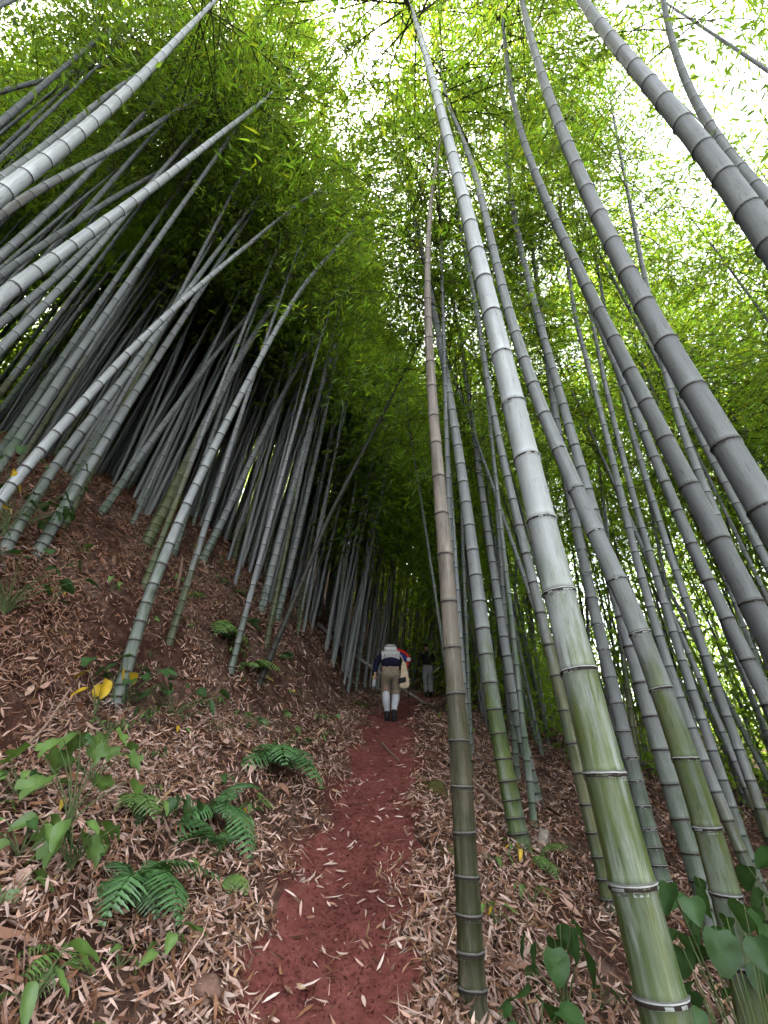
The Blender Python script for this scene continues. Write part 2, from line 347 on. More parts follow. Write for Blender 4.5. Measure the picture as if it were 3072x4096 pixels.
# ---------------------------------------------------------------- bamboo
def node_steps(H, first=.06, mid=.3, k=1.):
    s = [first * .6]; jit = np.random.default_rng(int(H * 977) % 9973)
    while s[-1] < H - .15:
        h = s[-1]; s.append(h + k * (first + (mid - first) * min(1, h / 1.4)) * (1 - .35 * max(0, h / H - .6)) * jit.uniform(.9, 1.1))
    return np.array(s[:-1])
def culm_radius(h, H, d0):
    return d0 / 2 * np.maximum(.05, 1 - .8 * np.clip(h / H, 0, 1) - .15 * np.clip(h / H, 0, 1) ** 4) * (1 + .10 * np.exp(-h / .15))
def culm_mesh(name, P15, H, d0, mat, nseg, nodes, simple=False, tone=1.):
    rows, rad, tint = [], [], []
    for i, s in enumerate(nodes):
        r = float(culm_radius(s, H, d0)); s2 = nodes[i + 1] if i + 1 < len(nodes) else H
        if i == 0: rows.append(0.); rad.append(float(culm_radius(0, H, d0))); tint.append(.8)
        if simple:
            for ds, k, t in ((-.011, 1, 1.), (-.005, 1.06, .3), (.004, 1.06, .3), (.011, 1.0, 1.2), (.06, 1., 1.05)):
                rows.append(s + ds); rad.append(r * k); tint.append(t)
        else:
            for ds, k, t in ((-.02, 1., 1.), (-.01, 1.05, .85), (-.002, 1.07, .5), (.004, 1.02, .3), (.011, 1.04, 1.), (.02, 1.01, 1.22), (.05, 1., 1.12), (.12, .992, 1.)):
                if ds < (s2 - s) - .03: rows.append(s + ds * min(1, r / .04 + .3)); rad.append(r * k); tint.append(t)
            m = s + (s2 - s) * .6; rows.append(m); rad.append(float(culm_radius(m, H, d0)) * .995); tint.append(1.)
    rows.append(H); rad.append(.004); tint.append(.8)
    rows = np.array(rows); o = np.argsort(rows, kind='stable'); rows = rows[o]; rad = np.array(rad)[o]; tint = np.array(tint)[o]
    pts = catmull(P15, rows / H)
    v, q, uv = tube(pts, rad, nseg)
    return mesh_np(name, v, q, mat, np.repeat(np.repeat(tint[:, None] * tone, 3, 1), nseg, 0), uv, smooth=True)

def crown_mesh(name, Lc, rg, nnode=26, reach=1.5, leaves=16, size=1.02):
    """leafy upper half of a bamboo along +z, 0..Lc: branch pairs, twigs, hanging leaves"""
    acc = Acc(); P = []; D = []; Tn = []
    for i in range(nnode):
        t = (i + rg.uniform(0, .8)) / nnode; z = t * Lc; a0 = rg.uniform(0, 6.28)
        for b in range(2 if rg.random() < .8 else 1):
            a = a0 + b * rg.uniform(1.6, 3.2)
            ln = reach * (.45 + .75 * math.sin(math.pi * min(1, .22 + .8 * t))) * rg.uniform(.6, 1.25) * (1 - .45 * t)
            s = np.linspace(0, 1, 7)[:, None]
            out = np.array([math.cos(a), math.sin(a), 0])
            br = np.array([0, 0, z]) + out * ln * s + np.array([0, 0, 1]) * ln * (.75 * s - .85 * s ** 2.2)
            v, q, _ = tube(br, np.linspace(.009, .002, 7), 3); acc.add(v, q, mat=1)
            shade = rg.uniform(.75, 1.25)
            for k in range(5):
                sp = .25 + .75 * (k + rg.random()) / 5; p0 = br[0] + (br[-1] - br[0]) * 0 + np.array([np.interp(sp, s[:, 0], br[:, c]) for c in range(3)])
                p0 = np.array([np.interp(sp, s[:, 0], br[:, c]) for c in range(3)])
                aa = a + rg.uniform(-1.2, 1.2); tl = ln * rg.uniform(.25, .5)
                s3 = np.linspace(0, 1, 4)[:, None]
                tw = p0 + np.array([math.cos(aa), math.sin(aa), .1]) * tl * s3 - np.array([0, 0, 1]) * tl * .8 * s3 ** 2
                v, q, _ = tube(tw, np.linspace(.004, .0015, 4), 3); acc.add(v, q, mat=1)
                nl = max(4, int(leaves * rg.uniform(.6, 1.4)))
                tt = rg.random(nl); c = np.stack([np.interp(tt, s3[:, 0], tw[:, j]) for j in range(3)], -1)
                c = c + rg.normal(0, .07, (nl, 3)); P.append(c)
                dd = np.array([math.cos(aa), math.sin(aa), -.55]) + rg.normal(0, .6, (nl, 3)); D.append(dd)
                Tn.append(np.broadcast_to(np.array([[shade * rg.uniform(.8, 1.2)]]), (nl, 1)) * np.array([[1., 1., 1.]]))
    P = np.concatenate(P); D = np.concatenate(D); T = np.concatenate(Tn); n = len(P)
    T = T * rg.uniform(.75, 1.2, (n, 1)); yel = rg.random(n)[:, None] < .07
    T = np.where(yel, T * np.array([[1.9, 1.35, .9]]), T * (1 + rg.normal(0, .08, (n, 3))))
    L = rg.uniform(.085, .15, n) * size
    v, f = leaf_batch(P, D, norm(np.array([0, 0, 1.]) + rg.normal(0, .55, (n, 3))), L, L * rg.uniform(.15, .21, n))
    acc.add(v, f, np.repeat(np.clip(T, 0, 3), 4, 0))
    return acc.mesh(name, [M_CANOPY, M_TWIG])
CROWN_L = 6.0
CROWNS = [crown_mesh('crown', CROWN_L, np.random.default_rng(100 + i), nnode=[24, 27, 22, 28, 25, 23, 26][i], reach=[1.5, 1.7, 1.3, 1.6, 1.8, 1.45, 1.6][i]) for i in range(7)]
CROWNS_FAR = [crown_mesh('crown', CROWN_L, np.random.default_rng(140 + i), nnode=22, reach=[1.5, 1.7, 1.3, 1.6, 1.8, 1.45, 1.6][i], leaves=9, size=1.35) for i in range(7)]
def add_crown(root, P15, H, start, idx, rz, base, wide=1., far=False):
    """crown along the culm from start*H to the tip, in root space"""
    p = catmull(P15, np.array([start, 1.0])) - base; d = p[1] - p[0]; ln = float(np.linalg.norm(d))
    o = link('crown', (CROWNS_FAR if far else CROWNS)[idx % 7], root)
    o.location = p[0]; o.rotation_euler = (Vector(d).to_track_quat('Z', 'Y') @ Quaternion((0, 0, 1), rz)).to_euler()
    s = ln / CROWN_L; w = (.5 + .5 * s) * wide; o.scale = (w, w, s)
    return o

def ring_mesh(name, rg, chips):
    """one bamboo node of unit radius: sheath-scar ridge, dark groove, wax band"""
    prof = [(-.36, 1.004, 2 if chips else 1), (-.20, 1.02, 1), (-.15, 1.075, 0), (-.01, 1.06, 0), (.05, 1.085, 2 if chips else 1), (.12, 1.09, 1), (.17, 1.04, 1), (.24, 1.004, 1)]
    ns = 20; th = np.linspace(0, 2 * np.pi, ns, endpoint=False); wob = rg.normal(0, .012, (len(prof), ns))
    v = np.array([[((r + (w if 0 < i < len(prof) - 1 else 0)) * math.cos(t), (r + (w if 0 < i < len(prof) - 1 else 0)) * math.sin(t), z + .05 * math.sin(t + 1) + w) for t, w in zip(th, wob[i])] for i, (z, r, m) in enumerate(prof)]).reshape(-1, 3)
    i = np.arange(len(prof) - 1)[:, None] * ns; j = np.arange(ns)[None]; j2 = (j + 1) % ns
    q = np.stack([i + j, i + j2, i + ns + j2, i + ns + j], -1).reshape(-1, 4)
    mi = np.repeat([p[2] for p in prof[:-1]], ns)
    if chips:
        m2 = mi.reshape(len(prof) - 1, ns).copy(); m2[0][rg.random(ns) < .45] = 1; m2[1][rg.random(ns) < .4] = 2; m2[2][rg.random(ns) < .25] = 2; mi = m2.ravel()
    return mesh_np(name, v, q, [M_NODE, M_SCAR, M_POWDER], mat_idx=mi, smooth=False)
RINGS = [ring_mesh('node_ring', np.random.default_rng(i), i >= 2) for i in range(4)]
def add_rings(root, P15, H, d0, nodes, base, chips, lo, hi):
    for i, s in enumerate(nodes):
        if not lo <= s <= hi: continue
        p, p2 = catmull(P15, np.array([s / H, (s + .05) / H])); r = float(culm_radius(s, H, d0)) * 1.012
        o = link('node_ring', RINGS[(2 if chips and s < 3.2 else 0) + i % 2], root)
        o.location = p - base
        o.rotation_euler = (Vector(p2 - p).to_track_quat('Z', 'Y') @ Quaternion((0, 0, 1), i * 2.1)).to_euler()
        o.scale = (r, r, min(r, .045))

# every tall stalk near the path: key, foot diameter (m), height (m), centre line from below the ground to the tip (m)
STALKS = [
 ('R1', 0.1236, 13.0, [[0.701,1.543,0.158],[0.666,1.557,1.091],[0.63,1.572,2.024],[0.601,1.584,2.957],[0.572,1.597,3.89],[0.54,1.61,4.823],[0.505,1.625,5.756],[0.468,1.64,6.688],[0.431,1.656,7.621],[0.388,1.673,8.554],[0.332,1.697,9.487],[0.251,1.731,10.42],[0.163,1.767,11.353],[0.073,1.805,12.286],[-0.019,1.844,13.218]]),
 ('R2', 0.114, 13.0, [[1.262,2.375,0.234],[1.342,2.329,1.167],[1.312,2.346,2.1],[1.205,2.407,3.032],[1.109,2.463,3.965],[1.055,2.494,4.898],[1.036,2.505,5.831],[1.027,2.51,6.764],[1.0,2.525,7.697],[0.943,2.558,8.63],[0.879,2.595,9.562],[0.858,2.607,10.495],[0.844,2.615,11.428],[0.83,2.623,12.361],[0.816,2.631,13.294]]),
 ('R3', 0.1214, 15.08, [[1.945,3.573,0.505],[1.912,3.591,1.586],[1.901,3.597,2.667],[1.892,3.602,3.749],[1.881,3.608,4.83],[1.869,3.614,5.911],[1.866,3.616,6.992],[1.881,3.608,8.073],[1.923,3.585,9.154],[1.994,3.546,10.235],[2.087,3.495,11.316],[2.182,3.443,12.397],[2.262,3.399,13.479],[2.343,3.355,14.56],[2.426,3.309,15.641]]),
 ('R4', 0.1344, 13.0, [[2.217,4.663,0.709],[2.197,4.673,1.642],[2.191,4.676,2.575],[2.2,4.672,3.508],[2.223,4.661,4.441],[2.26,4.643,5.374],[2.312,4.618,6.306],[2.377,4.588,7.239],[2.446,4.555,8.172],[2.516,4.522,9.105],[2.588,4.488,10.038],[2.661,4.453,10.971],[2.737,4.417,11.904],[2.815,4.381,12.836],[2.894,4.343,13.769]]),
 ('R5', 0.1283, 13.0, [[1.537,1.362,-0.156],[1.494,1.403,0.777],[1.451,1.444,1.71],[1.404,1.488,2.643],[1.364,1.526,3.576],[1.344,1.545,4.509],[1.343,1.547,5.442],[1.358,1.533,6.374],[1.388,1.504,7.307],[1.431,1.462,8.24],[1.482,1.414,9.173],[1.534,1.365,10.106],[1.587,1.314,11.039],[1.641,1.262,11.972],[1.697,1.209,12.904]]),
 ('R6', 0.1086, 14.19, [[1.743,1.883,-0.083],[1.693,1.923,0.935],[1.644,1.963,1.952],[1.583,2.011,2.97],[1.527,2.056,3.987],[1.477,2.096,5.005],[1.441,2.125,6.023],[1.429,2.135,7.04],[1.45,2.119,8.058],[1.504,2.075,9.075],[1.581,2.013,10.093],[1.654,1.954,11.11],[1.71,1.91,12.128],[1.767,1.864,13.145],[1.826,1.816,14.163]]),
 ('R7', 0.1471, 13.0, [[1.679,1.236,-0.246],[1.691,1.219,0.687],[1.703,1.201,1.62],[1.714,1.184,2.553],[1.726,1.166,3.486],[1.733,1.155,4.419],[1.726,1.166,5.351],[1.716,1.181,6.284],[1.714,1.185,7.217],[1.718,1.179,8.15],[1.721,1.173,9.083],[1.726,1.167,10.016],[1.73,1.16,10.949],[1.734,1.154,11.881],[1.738,1.147,12.814]]),
 ('R8', 0.1368, 13.0, [[2.908,1.749,-0.373],[2.904,1.757,0.56],[2.899,1.764,1.493],[2.895,1.771,2.426],[2.891,1.778,3.358],[2.886,1.785,4.291],[2.882,1.792,5.224],[2.88,1.794,6.157],[2.909,1.749,7.09],[2.971,1.647,8.023],[3.066,1.494,8.956],[3.176,1.315,9.888],[3.289,1.131,10.821],[3.406,0.942,11.754],[3.525,0.748,12.687]]),
 ('R9', 0.1055, 13.0, [[2.605,3.104,0.13],[2.543,3.151,1.062],[2.48,3.198,1.995],[2.419,3.243,2.928],[2.39,3.265,3.861],[2.37,3.28,4.794],[2.347,3.297,5.727],[2.323,3.315,6.66],[2.298,3.333,7.592],[2.273,3.352,8.525],[2.247,3.371,9.458],[2.221,3.391,10.391],[2.194,3.411,11.324],[2.166,3.432,12.257],[2.137,3.453,13.19]]),
 ('R10', 0.0897, 13.0, [[2.631,4.077,0.453],[2.543,4.129,1.386],[2.488,4.163,2.319],[2.487,4.163,3.252],[2.521,4.143,4.185],[2.56,4.119,5.117],[2.587,4.103,6.05],[2.617,4.085,6.983],[2.697,4.036,7.916],[2.789,3.982,8.849],[2.882,3.925,9.782],[2.978,3.867,10.715],[3.077,3.808,11.647],[3.178,3.747,12.58],[3.281,3.685,13.513]]),
 ('R11', 0.0886, 13.0, [[2.85,4.467,0.511],[2.833,4.477,1.443],[2.823,4.484,2.376],[2.828,4.48,3.309],[2.849,4.467,4.242],[2.885,4.445,5.175],[2.935,4.414,6.108],[2.999,4.373,7.041],[3.075,4.326,7.973],[3.155,4.276,8.906],[3.237,4.224,9.839],[3.321,4.172,10.772],[3.408,4.118,11.705],[3.496,4.062,12.638],[3.587,4.005,13.571]]),
 ('R12', 0.0912, 13.0, [[3.182,4.629,0.46],[3.173,4.635,1.393],[3.164,4.641,2.325],[3.162,4.643,3.258],[3.17,4.637,4.191],[3.194,4.621,5.124],[3.236,4.592,6.057],[3.303,4.547,6.99],[3.388,4.49,7.923],[3.476,4.43,8.855],[3.566,4.368,9.788],[3.659,4.306,10.721],[3.754,4.241,11.654],[3.851,4.175,12.587],[3.951,4.107,13.52]]),
 ('R13', 0.101, 13.0, [[3.085,3.729,0.238],[3.087,3.727,1.171],[3.089,3.725,2.104],[3.091,3.724,3.036],[3.093,3.722,3.969],[3.118,3.701,4.902],[3.189,3.642,5.835],[3.283,3.563,6.768],[3.38,3.482,7.701],[3.479,3.398,8.634],[3.581,3.313,9.566],[3.686,3.225,10.499],[3.793,3.135,11.432],[3.903,3.043,12.365],[4.016,2.949,13.298]]),
 ('R14', 0.106, 13.0, [[3.997,4.265,0.096],[3.975,4.284,1.029],[3.953,4.304,1.962],[3.931,4.323,2.895],[3.906,4.346,3.827],[3.873,4.375,4.76],[3.836,4.408,5.693],[3.796,4.443,6.626],[3.755,4.48,7.559],[3.712,4.518,8.492],[3.668,4.556,9.425],[3.624,4.596,10.357],[3.578,4.637,11.29],[3.531,4.679,12.223],[3.483,4.722,13.156]]),
 ('M1', 0.1112, 8.5, [[0.352,2.592,0.639],[0.369,2.59,1.25],[0.377,2.589,1.861],[0.377,2.589,2.473],[0.373,2.589,3.084],[0.369,2.59,3.696],[0.37,2.59,4.307],[0.379,2.589,4.919],[0.401,2.586,5.53],[0.438,2.581,6.141],[0.491,2.573,6.753],[0.56,2.564,7.364],[0.641,2.553,7.976],[0.728,2.541,8.587],[0.816,2.53,9.199]]),
 ('M2', 0.149, 13.0, [[1.063,4.401,1.037],[0.983,4.42,1.97],[0.953,4.427,2.903],[0.934,4.432,3.836],[0.908,4.438,4.769],[0.87,4.447,5.701],[0.823,4.458,6.634],[0.768,4.472,7.567],[0.701,4.488,8.5],[0.631,4.504,9.433],[0.559,4.522,10.366],[0.485,4.54,11.299],[0.409,4.558,12.231],[0.331,4.576,13.164],[0.251,4.596,14.097]]),
 ('M3', 0.1244, 13.0, [[1.645,5.854,1.292],[1.56,5.878,2.225],[1.523,5.888,3.157],[1.506,5.893,4.09],[1.495,5.896,5.023],[1.485,5.899,5.956],[1.476,5.901,6.889],[1.467,5.904,7.822],[1.452,5.908,8.755],[1.417,5.918,9.687],[1.363,5.933,10.62],[1.308,5.948,11.553],[1.252,5.964,12.486],[1.194,5.98,13.419],[1.135,5.996,14.352]]),
 ('M4', 0.1026, 13.0, [[1.484,3.9,0.72],[1.436,3.918,1.653],[1.386,3.937,2.586],[1.33,3.958,3.519],[1.281,3.977,4.452],[1.251,3.988,5.385],[1.247,3.99,6.318],[1.25,3.988,7.25],[1.229,3.996,8.183],[1.205,4.005,9.116],[1.18,4.015,10.049],[1.154,4.025,10.982],[1.128,4.034,11.915],[1.101,4.045,12.848],[1.074,4.055,13.78]]),
 ('L1', 0.1107, 13.0, [[-2.308,4.279,2.02],[-2.293,4.287,2.953],[-2.21,4.332,3.886],[-2.086,4.4,4.819],[-1.94,4.479,5.751],[-1.782,4.564,6.684],[-1.613,4.656,7.617],[-1.42,4.761,8.55],[-1.181,4.891,9.483],[-0.899,5.044,10.416],[-0.609,5.201,11.349],[-0.312,5.363,12.281],[-0.007,5.528,13.214],[0.307,5.698,14.147],[0.627,5.872,15.08]]),
 ('L2', 0.0961, 13.0, [[-3.284,3.182,2.722],[-3.184,3.274,3.655],[-3.052,3.396,4.588],[-2.903,3.534,5.521],[-2.73,3.694,6.454],[-2.536,3.873,7.386],[-2.33,4.063,8.319],[-2.121,4.257,9.252],[-1.912,4.449,10.185],[-1.698,4.647,11.118],[-1.463,4.864,12.051],[-1.213,5.095,12.984],[-0.957,5.331,13.916],[-0.694,5.574,14.849],[-0.424,5.824,15.782]]),
 ('L3', 0.1186, 13.0, [[-3.037,1.789,1.723],[-2.953,1.89,2.655],[-2.869,1.99,3.588],[-2.785,2.091,4.521],[-2.665,2.234,5.454],[-2.542,2.382,6.387],[-2.424,2.523,7.32],[-2.312,2.657,8.253],[-2.2,2.79,9.185],[-2.087,2.926,10.118],[-1.979,3.055,11.051],[-1.882,3.171,11.984],[-1.782,3.289,12.917],[-1.68,3.412,13.85],[-1.575,3.537,14.783]]),
 ('L4', 0.1389, 13.0, [[-2.801,1.364,1.218],[-2.76,1.428,2.151],[-2.718,1.491,3.083],[-2.677,1.555,4.016],[-2.636,1.619,4.949],[-2.583,1.7,5.882],[-2.54,1.767,6.815],[-2.508,1.817,7.748],[-2.483,1.856,8.681],[-2.458,1.893,9.613],[-2.433,1.933,10.546],[-2.411,1.966,11.479],[-2.392,1.996,12.412],[-2.372,2.027,13.345],[-2.351,2.059,14.278]]),
 ('L5', 0.1091, 13.0, [[-4.311,2.174,3.326],[-4.266,2.244,4.259],[-4.222,2.313,5.192],[-4.178,2.383,6.124],[-4.134,2.452,7.057],[-4.083,2.532,7.99],[-4.042,2.597,8.923],[-4.001,2.661,9.856],[-3.951,2.74,10.789],[-3.893,2.832,11.722],[-3.833,2.926,12.654],[-3.771,3.023,13.587],[-3.708,3.122,14.52],[-3.643,3.224,15.453],[-3.577,3.328,16.386]]),
 ('L6', 0.1054, 13.0, [[-3.975,2.116,3.04],[-3.916,2.201,3.973],[-3.857,2.286,4.906],[-3.798,2.371,5.839],[-3.727,2.474,6.772],[-3.627,2.618,7.705],[-3.52,2.773,8.637],[-3.421,2.916,9.57],[-3.332,3.044,10.503],[-3.241,3.176,11.436],[-3.148,3.311,12.369],[-3.052,3.45,13.302],[-2.954,3.592,14.235],[-2.853,3.738,15.167],[-2.749,3.887,16.1]]),
 ('L7', 0.1006, 13.0, [[-4.219,2.612,3.385],[-4.169,2.681,4.318],[-4.119,2.75,5.251],[-4.07,2.819,6.183],[-4.011,2.901,7.116],[-3.961,2.971,8.049],[-3.922,3.024,8.982],[-3.886,3.075,9.915],[-3.848,3.128,10.848],[-3.809,3.181,11.781],[-3.77,3.236,12.713],[-3.729,3.293,13.646],[-3.687,3.351,14.579],[-3.645,3.41,15.512],[-3.601,3.471,16.445]]),
 ('L8', 0.0982, 13.0, [[-4.567,2.83,3.797],[-4.483,2.934,4.73],[-4.399,3.039,5.663],[-4.311,3.148,6.595],[-4.198,3.289,7.528],[-4.079,3.436,8.461],[-3.95,3.597,9.394],[-3.807,3.775,10.327],[-3.655,3.964,11.26],[-3.499,4.158,12.193],[-3.338,4.357,13.125],[-3.174,4.562,14.058],[-3.005,4.771,14.991],[-2.832,4.986,15.924],[-2.655,5.206,16.857]]),
 ('L9', 0.0945, 13.0, [[-3.871,2.861,3.192],[-3.795,2.949,4.125],[-3.719,3.037,5.058],[-3.632,3.138,5.991],[-3.557,3.225,6.924],[-3.496,3.295,7.857],[-3.44,3.36,8.789],[-3.383,3.427,9.722],[-3.323,3.496,10.655],[-3.263,3.566,11.588],[-3.2,3.639,12.521],[-3.137,3.713,13.454],[-3.071,3.788,14.387],[-3.004,3.866,15.319],[-2.936,3.946,16.252]]),
 ('L10', 0.0935, 13.0, [[-4.348,2.968,3.67],[-4.25,3.087,4.603],[-4.152,3.206,5.536],[-4.038,3.344,6.469],[-3.945,3.457,7.402],[-3.869,3.549,8.335],[-3.791,3.643,9.267],[-3.712,3.74,10.2],[-3.63,3.839,11.133],[-3.546,3.941,12.066],[-3.46,4.045,12.999],[-3.372,4.152,13.932],[-3.282,4.261,14.865],[-3.189,4.373,15.797],[-3.095,4.488,16.73]]),
 ('L11', 0.1047, 13.0, [[-5.876,1.899,4.489],[-5.813,2.022,5.422],[-5.75,2.145,6.354],[-5.687,2.268,7.287],[-5.624,2.391,8.22],[-5.561,2.514,9.153],[-5.497,2.637,10.086],[-5.413,2.801,11.019],[-5.329,2.965,11.952],[-5.245,3.128,12.884],[-5.16,3.294,13.817],[-5.072,3.465,14.75],[-4.983,3.64,15.683],[-4.89,3.819,16.616],[-4.796,4.003,17.549]]),
 ('L12', 0.1118, 13.0, [[-4.804,2.363,3.824],[-4.793,2.383,4.757],[-4.783,2.404,5.689],[-4.772,2.424,6.622],[-4.761,2.445,7.555],[-4.75,2.465,8.488],[-4.736,2.492,9.421],[-4.722,2.519,10.354],[-4.707,2.547,11.287],[-4.692,2.575,12.219],[-4.677,2.604,13.152],[-4.662,2.634,14.085],[-4.645,2.664,15.018],[-4.629,2.695,15.951],[-4.612,2.728,16.884]]),
 ('L13', 0.0992, 13.0, [[-3.406,3.738,3.261],[-3.346,3.793,4.194],[-3.227,3.901,5.127],[-3.096,4.021,6.06],[-2.985,4.122,6.993],[-2.875,4.223,7.926],[-2.761,4.327,8.859],[-2.645,4.433,9.791],[-2.525,4.543,10.724],[-2.403,4.655,11.657],[-2.278,4.769,12.59],[-2.149,4.887,13.523],[-2.018,5.007,14.456],[-1.883,5.13,15.389],[-1.746,5.255,16.321]]),
 ('L14', 0.1073, 13.0, [[-3.37,4.06,3.39],[-3.285,4.131,4.323],[-3.192,4.209,5.256],[-3.093,4.291,6.189],[-2.991,4.376,7.122],[-2.888,4.462,8.055],[-2.787,4.546,8.987],[-2.683,4.633,9.92],[-2.577,4.722,10.853],[-2.468,4.813,11.786],[-2.355,4.906,12.719],[-2.24,5.002,13.652],[-2.123,5.1,14.585],[-2.002,5.201,15.517],[-1.879,5.304,16.45]]),
 ('L15', 0.1014, 13.0, [[-3.855,5.416,4.643],[-3.694,5.531,5.575],[-3.522,5.653,6.508],[-3.341,5.782,7.441],[-3.149,5.919,8.374],[-2.945,6.064,9.307],[-2.733,6.216,10.24],[-2.515,6.371,11.173],[-2.292,6.53,12.105],[-2.062,6.694,13.038],[-1.827,6.861,13.971],[-1.586,7.033,14.904],[-1.339,7.209,15.837],[-1.086,7.389,16.77],[-0.828,7.573,17.703]]),
 ('L16', 0.1587, 13.0, [[-3.263,5.658,4.279],[-3.132,5.733,5.212],[-3.013,5.801,6.145],[-2.895,5.869,7.078],[-2.76,5.947,8.011],[-2.597,6.04,8.944],[-2.423,6.14,9.876],[-2.245,6.243,10.809],[-2.061,6.348,11.742],[-1.873,6.456,12.675],[-1.681,6.567,13.608],[-1.483,6.68,14.541],[-1.281,6.796,15.474],[-1.074,6.915,16.406],[-0.862,7.037,17.339]]),
 ('L17', 0.1288, 13.0, [[-2.904,6.718,4.517],[-2.711,6.801,5.45],[-2.531,6.879,6.383],[-2.355,6.955,7.315],[-2.172,7.034,8.248],[-1.97,7.121,9.181],[-1.736,7.221,10.114],[-1.476,7.334,11.047],[-1.208,7.449,11.98],[-0.932,7.568,12.913],[-0.65,7.69,13.845],[-0.36,7.815,14.778],[-0.063,7.943,15.711],[0.242,8.074,16.644],[0.553,8.208,17.577]]),
 ('L18', 0.1315, 13.0, [[-2.034,7.4,3.915],[-1.941,7.425,4.848],[-1.841,7.453,5.781],[-1.735,7.481,6.713],[-1.624,7.512,7.646],[-1.508,7.543,8.579],[-1.386,7.577,9.512],[-1.259,7.611,10.445],[-1.126,7.647,11.378],[-0.991,7.684,12.311],[-0.851,7.723,13.243],[-0.708,7.762,14.176],[-0.561,7.802,15.109],[-0.41,7.843,16.042],[-0.256,7.885,16.975]]),
 ('L19', 0.118, 13.0, [[-1.844,7.743,3.892],[-1.731,7.769,4.825],[-1.625,7.795,5.758],[-1.526,7.818,6.69],[-1.435,7.84,7.623],[-1.353,7.859,8.556],[-1.278,7.877,9.489],[-1.203,7.895,10.422],[-1.126,7.913,11.355],[-1.046,7.932,12.288],[-0.965,7.952,13.22],[-0.882,7.971,14.153],[-0.797,7.992,15.086],[-0.71,8.012,16.019],[-0.62,8.034,16.952]]),
 ('X1', 0.0852, 12.0, [[-1.653,6.339,2.577],[-1.398,6.357,3.439],[-1.143,6.376,4.3],[-0.888,6.395,5.161],[-0.567,6.419,6.023],[-0.235,6.443,6.884],[0.092,6.467,7.746],[0.412,6.491,8.607],[0.727,6.514,9.469],[1.041,6.537,10.33],[1.362,6.561,11.191],[1.691,6.585,12.053],[2.028,6.61,12.914],[2.374,6.635,13.776],[2.727,6.661,14.637]]),
]
GREEN = (.10, .128, .028); OLIVE = (.13, .13, .05); GREY = (.20, .215, .18); BROWN = (.125, .088, .055)
# key: label, foot colour, reach of the green, rings up to this height (0 = none), leafy crown from this share of the height
HERO = {
 'R1': ('thickest bamboo stalk right of the path, green foot with white-flecked nodes', GREEN, 1.0, 10, .66),
 'R2': ('thick kinked green bamboo stalk just right of the thickest one', GREEN, .95, 9, .68),
 'R3': ('grey bamboo stalk rising between the thickest stalk and the kinked one', GREY, .7, 9, .68),
 'R4': ('slim grey bamboo stalk close behind the right side of the thickest one', GREY, .6, 5, .62),
 'R5': ('thick smooth grey bamboo stalk leaving the right edge at mid height', GREY, .25, 8, .66),
 'R6': ('grey bamboo stalk left of the thick one that leaves the right edge', OLIVE, .35, 10, .68),
 'R7': ('thick grey bamboo stalk crossing the top right corner', GREY, .2, 7, .66),
 'R8': ('slim grey bamboo stalk behind the thick one in the top right corner', GREY, .2, 7, .64),
 'R9': ('grey bamboo stalk at the lower right edge below the thick leaning ones', GREY, .5, 5, .62),
 'R10': ('slim dark bamboo stalk passing right of the kinked green one', OLIVE, .5, 0, .6),
 'R11': ('slim bamboo stalk in the right grove, second one right of the kinked stalk', GREY, .5, 0, .6),
 'R12': ('slim bamboo stalk in the right grove, third one right of the kinked stalk', OLIVE, .5, 0, .6),
 'R13': ('thin grey bamboo stalk showing between the two thick right stalks', GREY, .4, 0, .58),
 'R14': ('thin dark bamboo stalk behind the thick one at the right edge', OLIVE, .4, 0, .58),
 'M1': ('dry brown bamboo pole standing at the right edge of the path', (.055, .048, .022), .8, 8.3, 0),
 'M2': ('green-footed bamboo stalk behind the dry brown pole, right of the path', GREEN, .8, 7, .62),
 'M3': ('grey bamboo stalk with pale nodes behind the green-footed one', GREY, .7, 6, .62),
 'M4': ('slender olive bamboo stalk just left of the thickest one', OLIVE, 1.0, 7, .62),
 'L1': ('pale bamboo stalk leaning over the litter bank, yellow leaves at its foot', GREY, .9, 8, .66),
 'L2': ('pale bamboo stalk leaning from the left edge across the other slope stalks', GREY, .3, 9, .68),
 'L3': ('thick white bamboo stalk leaning in from the left edge with dark nodes', GREY, .2, 9, .68),
 'L4': ('thick white bamboo stalk with pale nodes in the upper left corner', GREY, .15, 9, .68),
 'L5': ('thin bamboo stalk close above the thick white one in the upper left', GREY, .2, 0, .6),
 'L6': ('brownish bamboo stalk below the thick white one in the upper left', BROWN, 2.0, 7, .58),
 'L7': ('grey bamboo stalk below the brownish one at the left edge', GREY, .3, 0, .55),
 'L8': ('slim grey bamboo stalk just above the white one with dark nodes', GREY, .3, 0, .55),
 'L9': ('grey bamboo stalk just below the white one with dark nodes', GREY, .3, 0, .52),
 'L10': ('short visible grey bamboo stalk at the left edge under the white one', GREY, .3, 0, .5),
 'L11': ('nearly level thin bamboo stalk at the top of the left edge', GREY, .3, 0, .6),
 'L12': ('thin bamboo stalk second from the top of the left edge', GREY, .3, 0, .6),
 'L13': ('grey bamboo stalk rooted at the far left of the hillside', GREY, .6, 4, .5),
 'L14': ('grey bamboo stalk rooted second from the far left of the hillside', GREY, .6, 5, .55),
 'L15': ('slim bamboo stalk rooted on the crest of the left bank', GREY, .5, 0, .55),
 'L16': ('dark streaked bamboo stalk rooted mid slope left of the long brown stick', OLIVE, 1.2, 0, .55),
 'L17': ('slim pale bamboo stalk rooted at the top of the long brown stick', GREY, .4, 0, .6),
 'L18': ('pale slim bamboo stalk rooted lowest on the slope below the grove', GREY, .3, 0, .62),
'X1': ('thin dark dead bamboo leaning steeply across the gap above the hikers', (.05, .045, .035), 3., 0, 0),
 'L19': ('slim bamboo stalk rooted just right of the lowest pale one on the slope', GREY, .4, 0, .6),
}
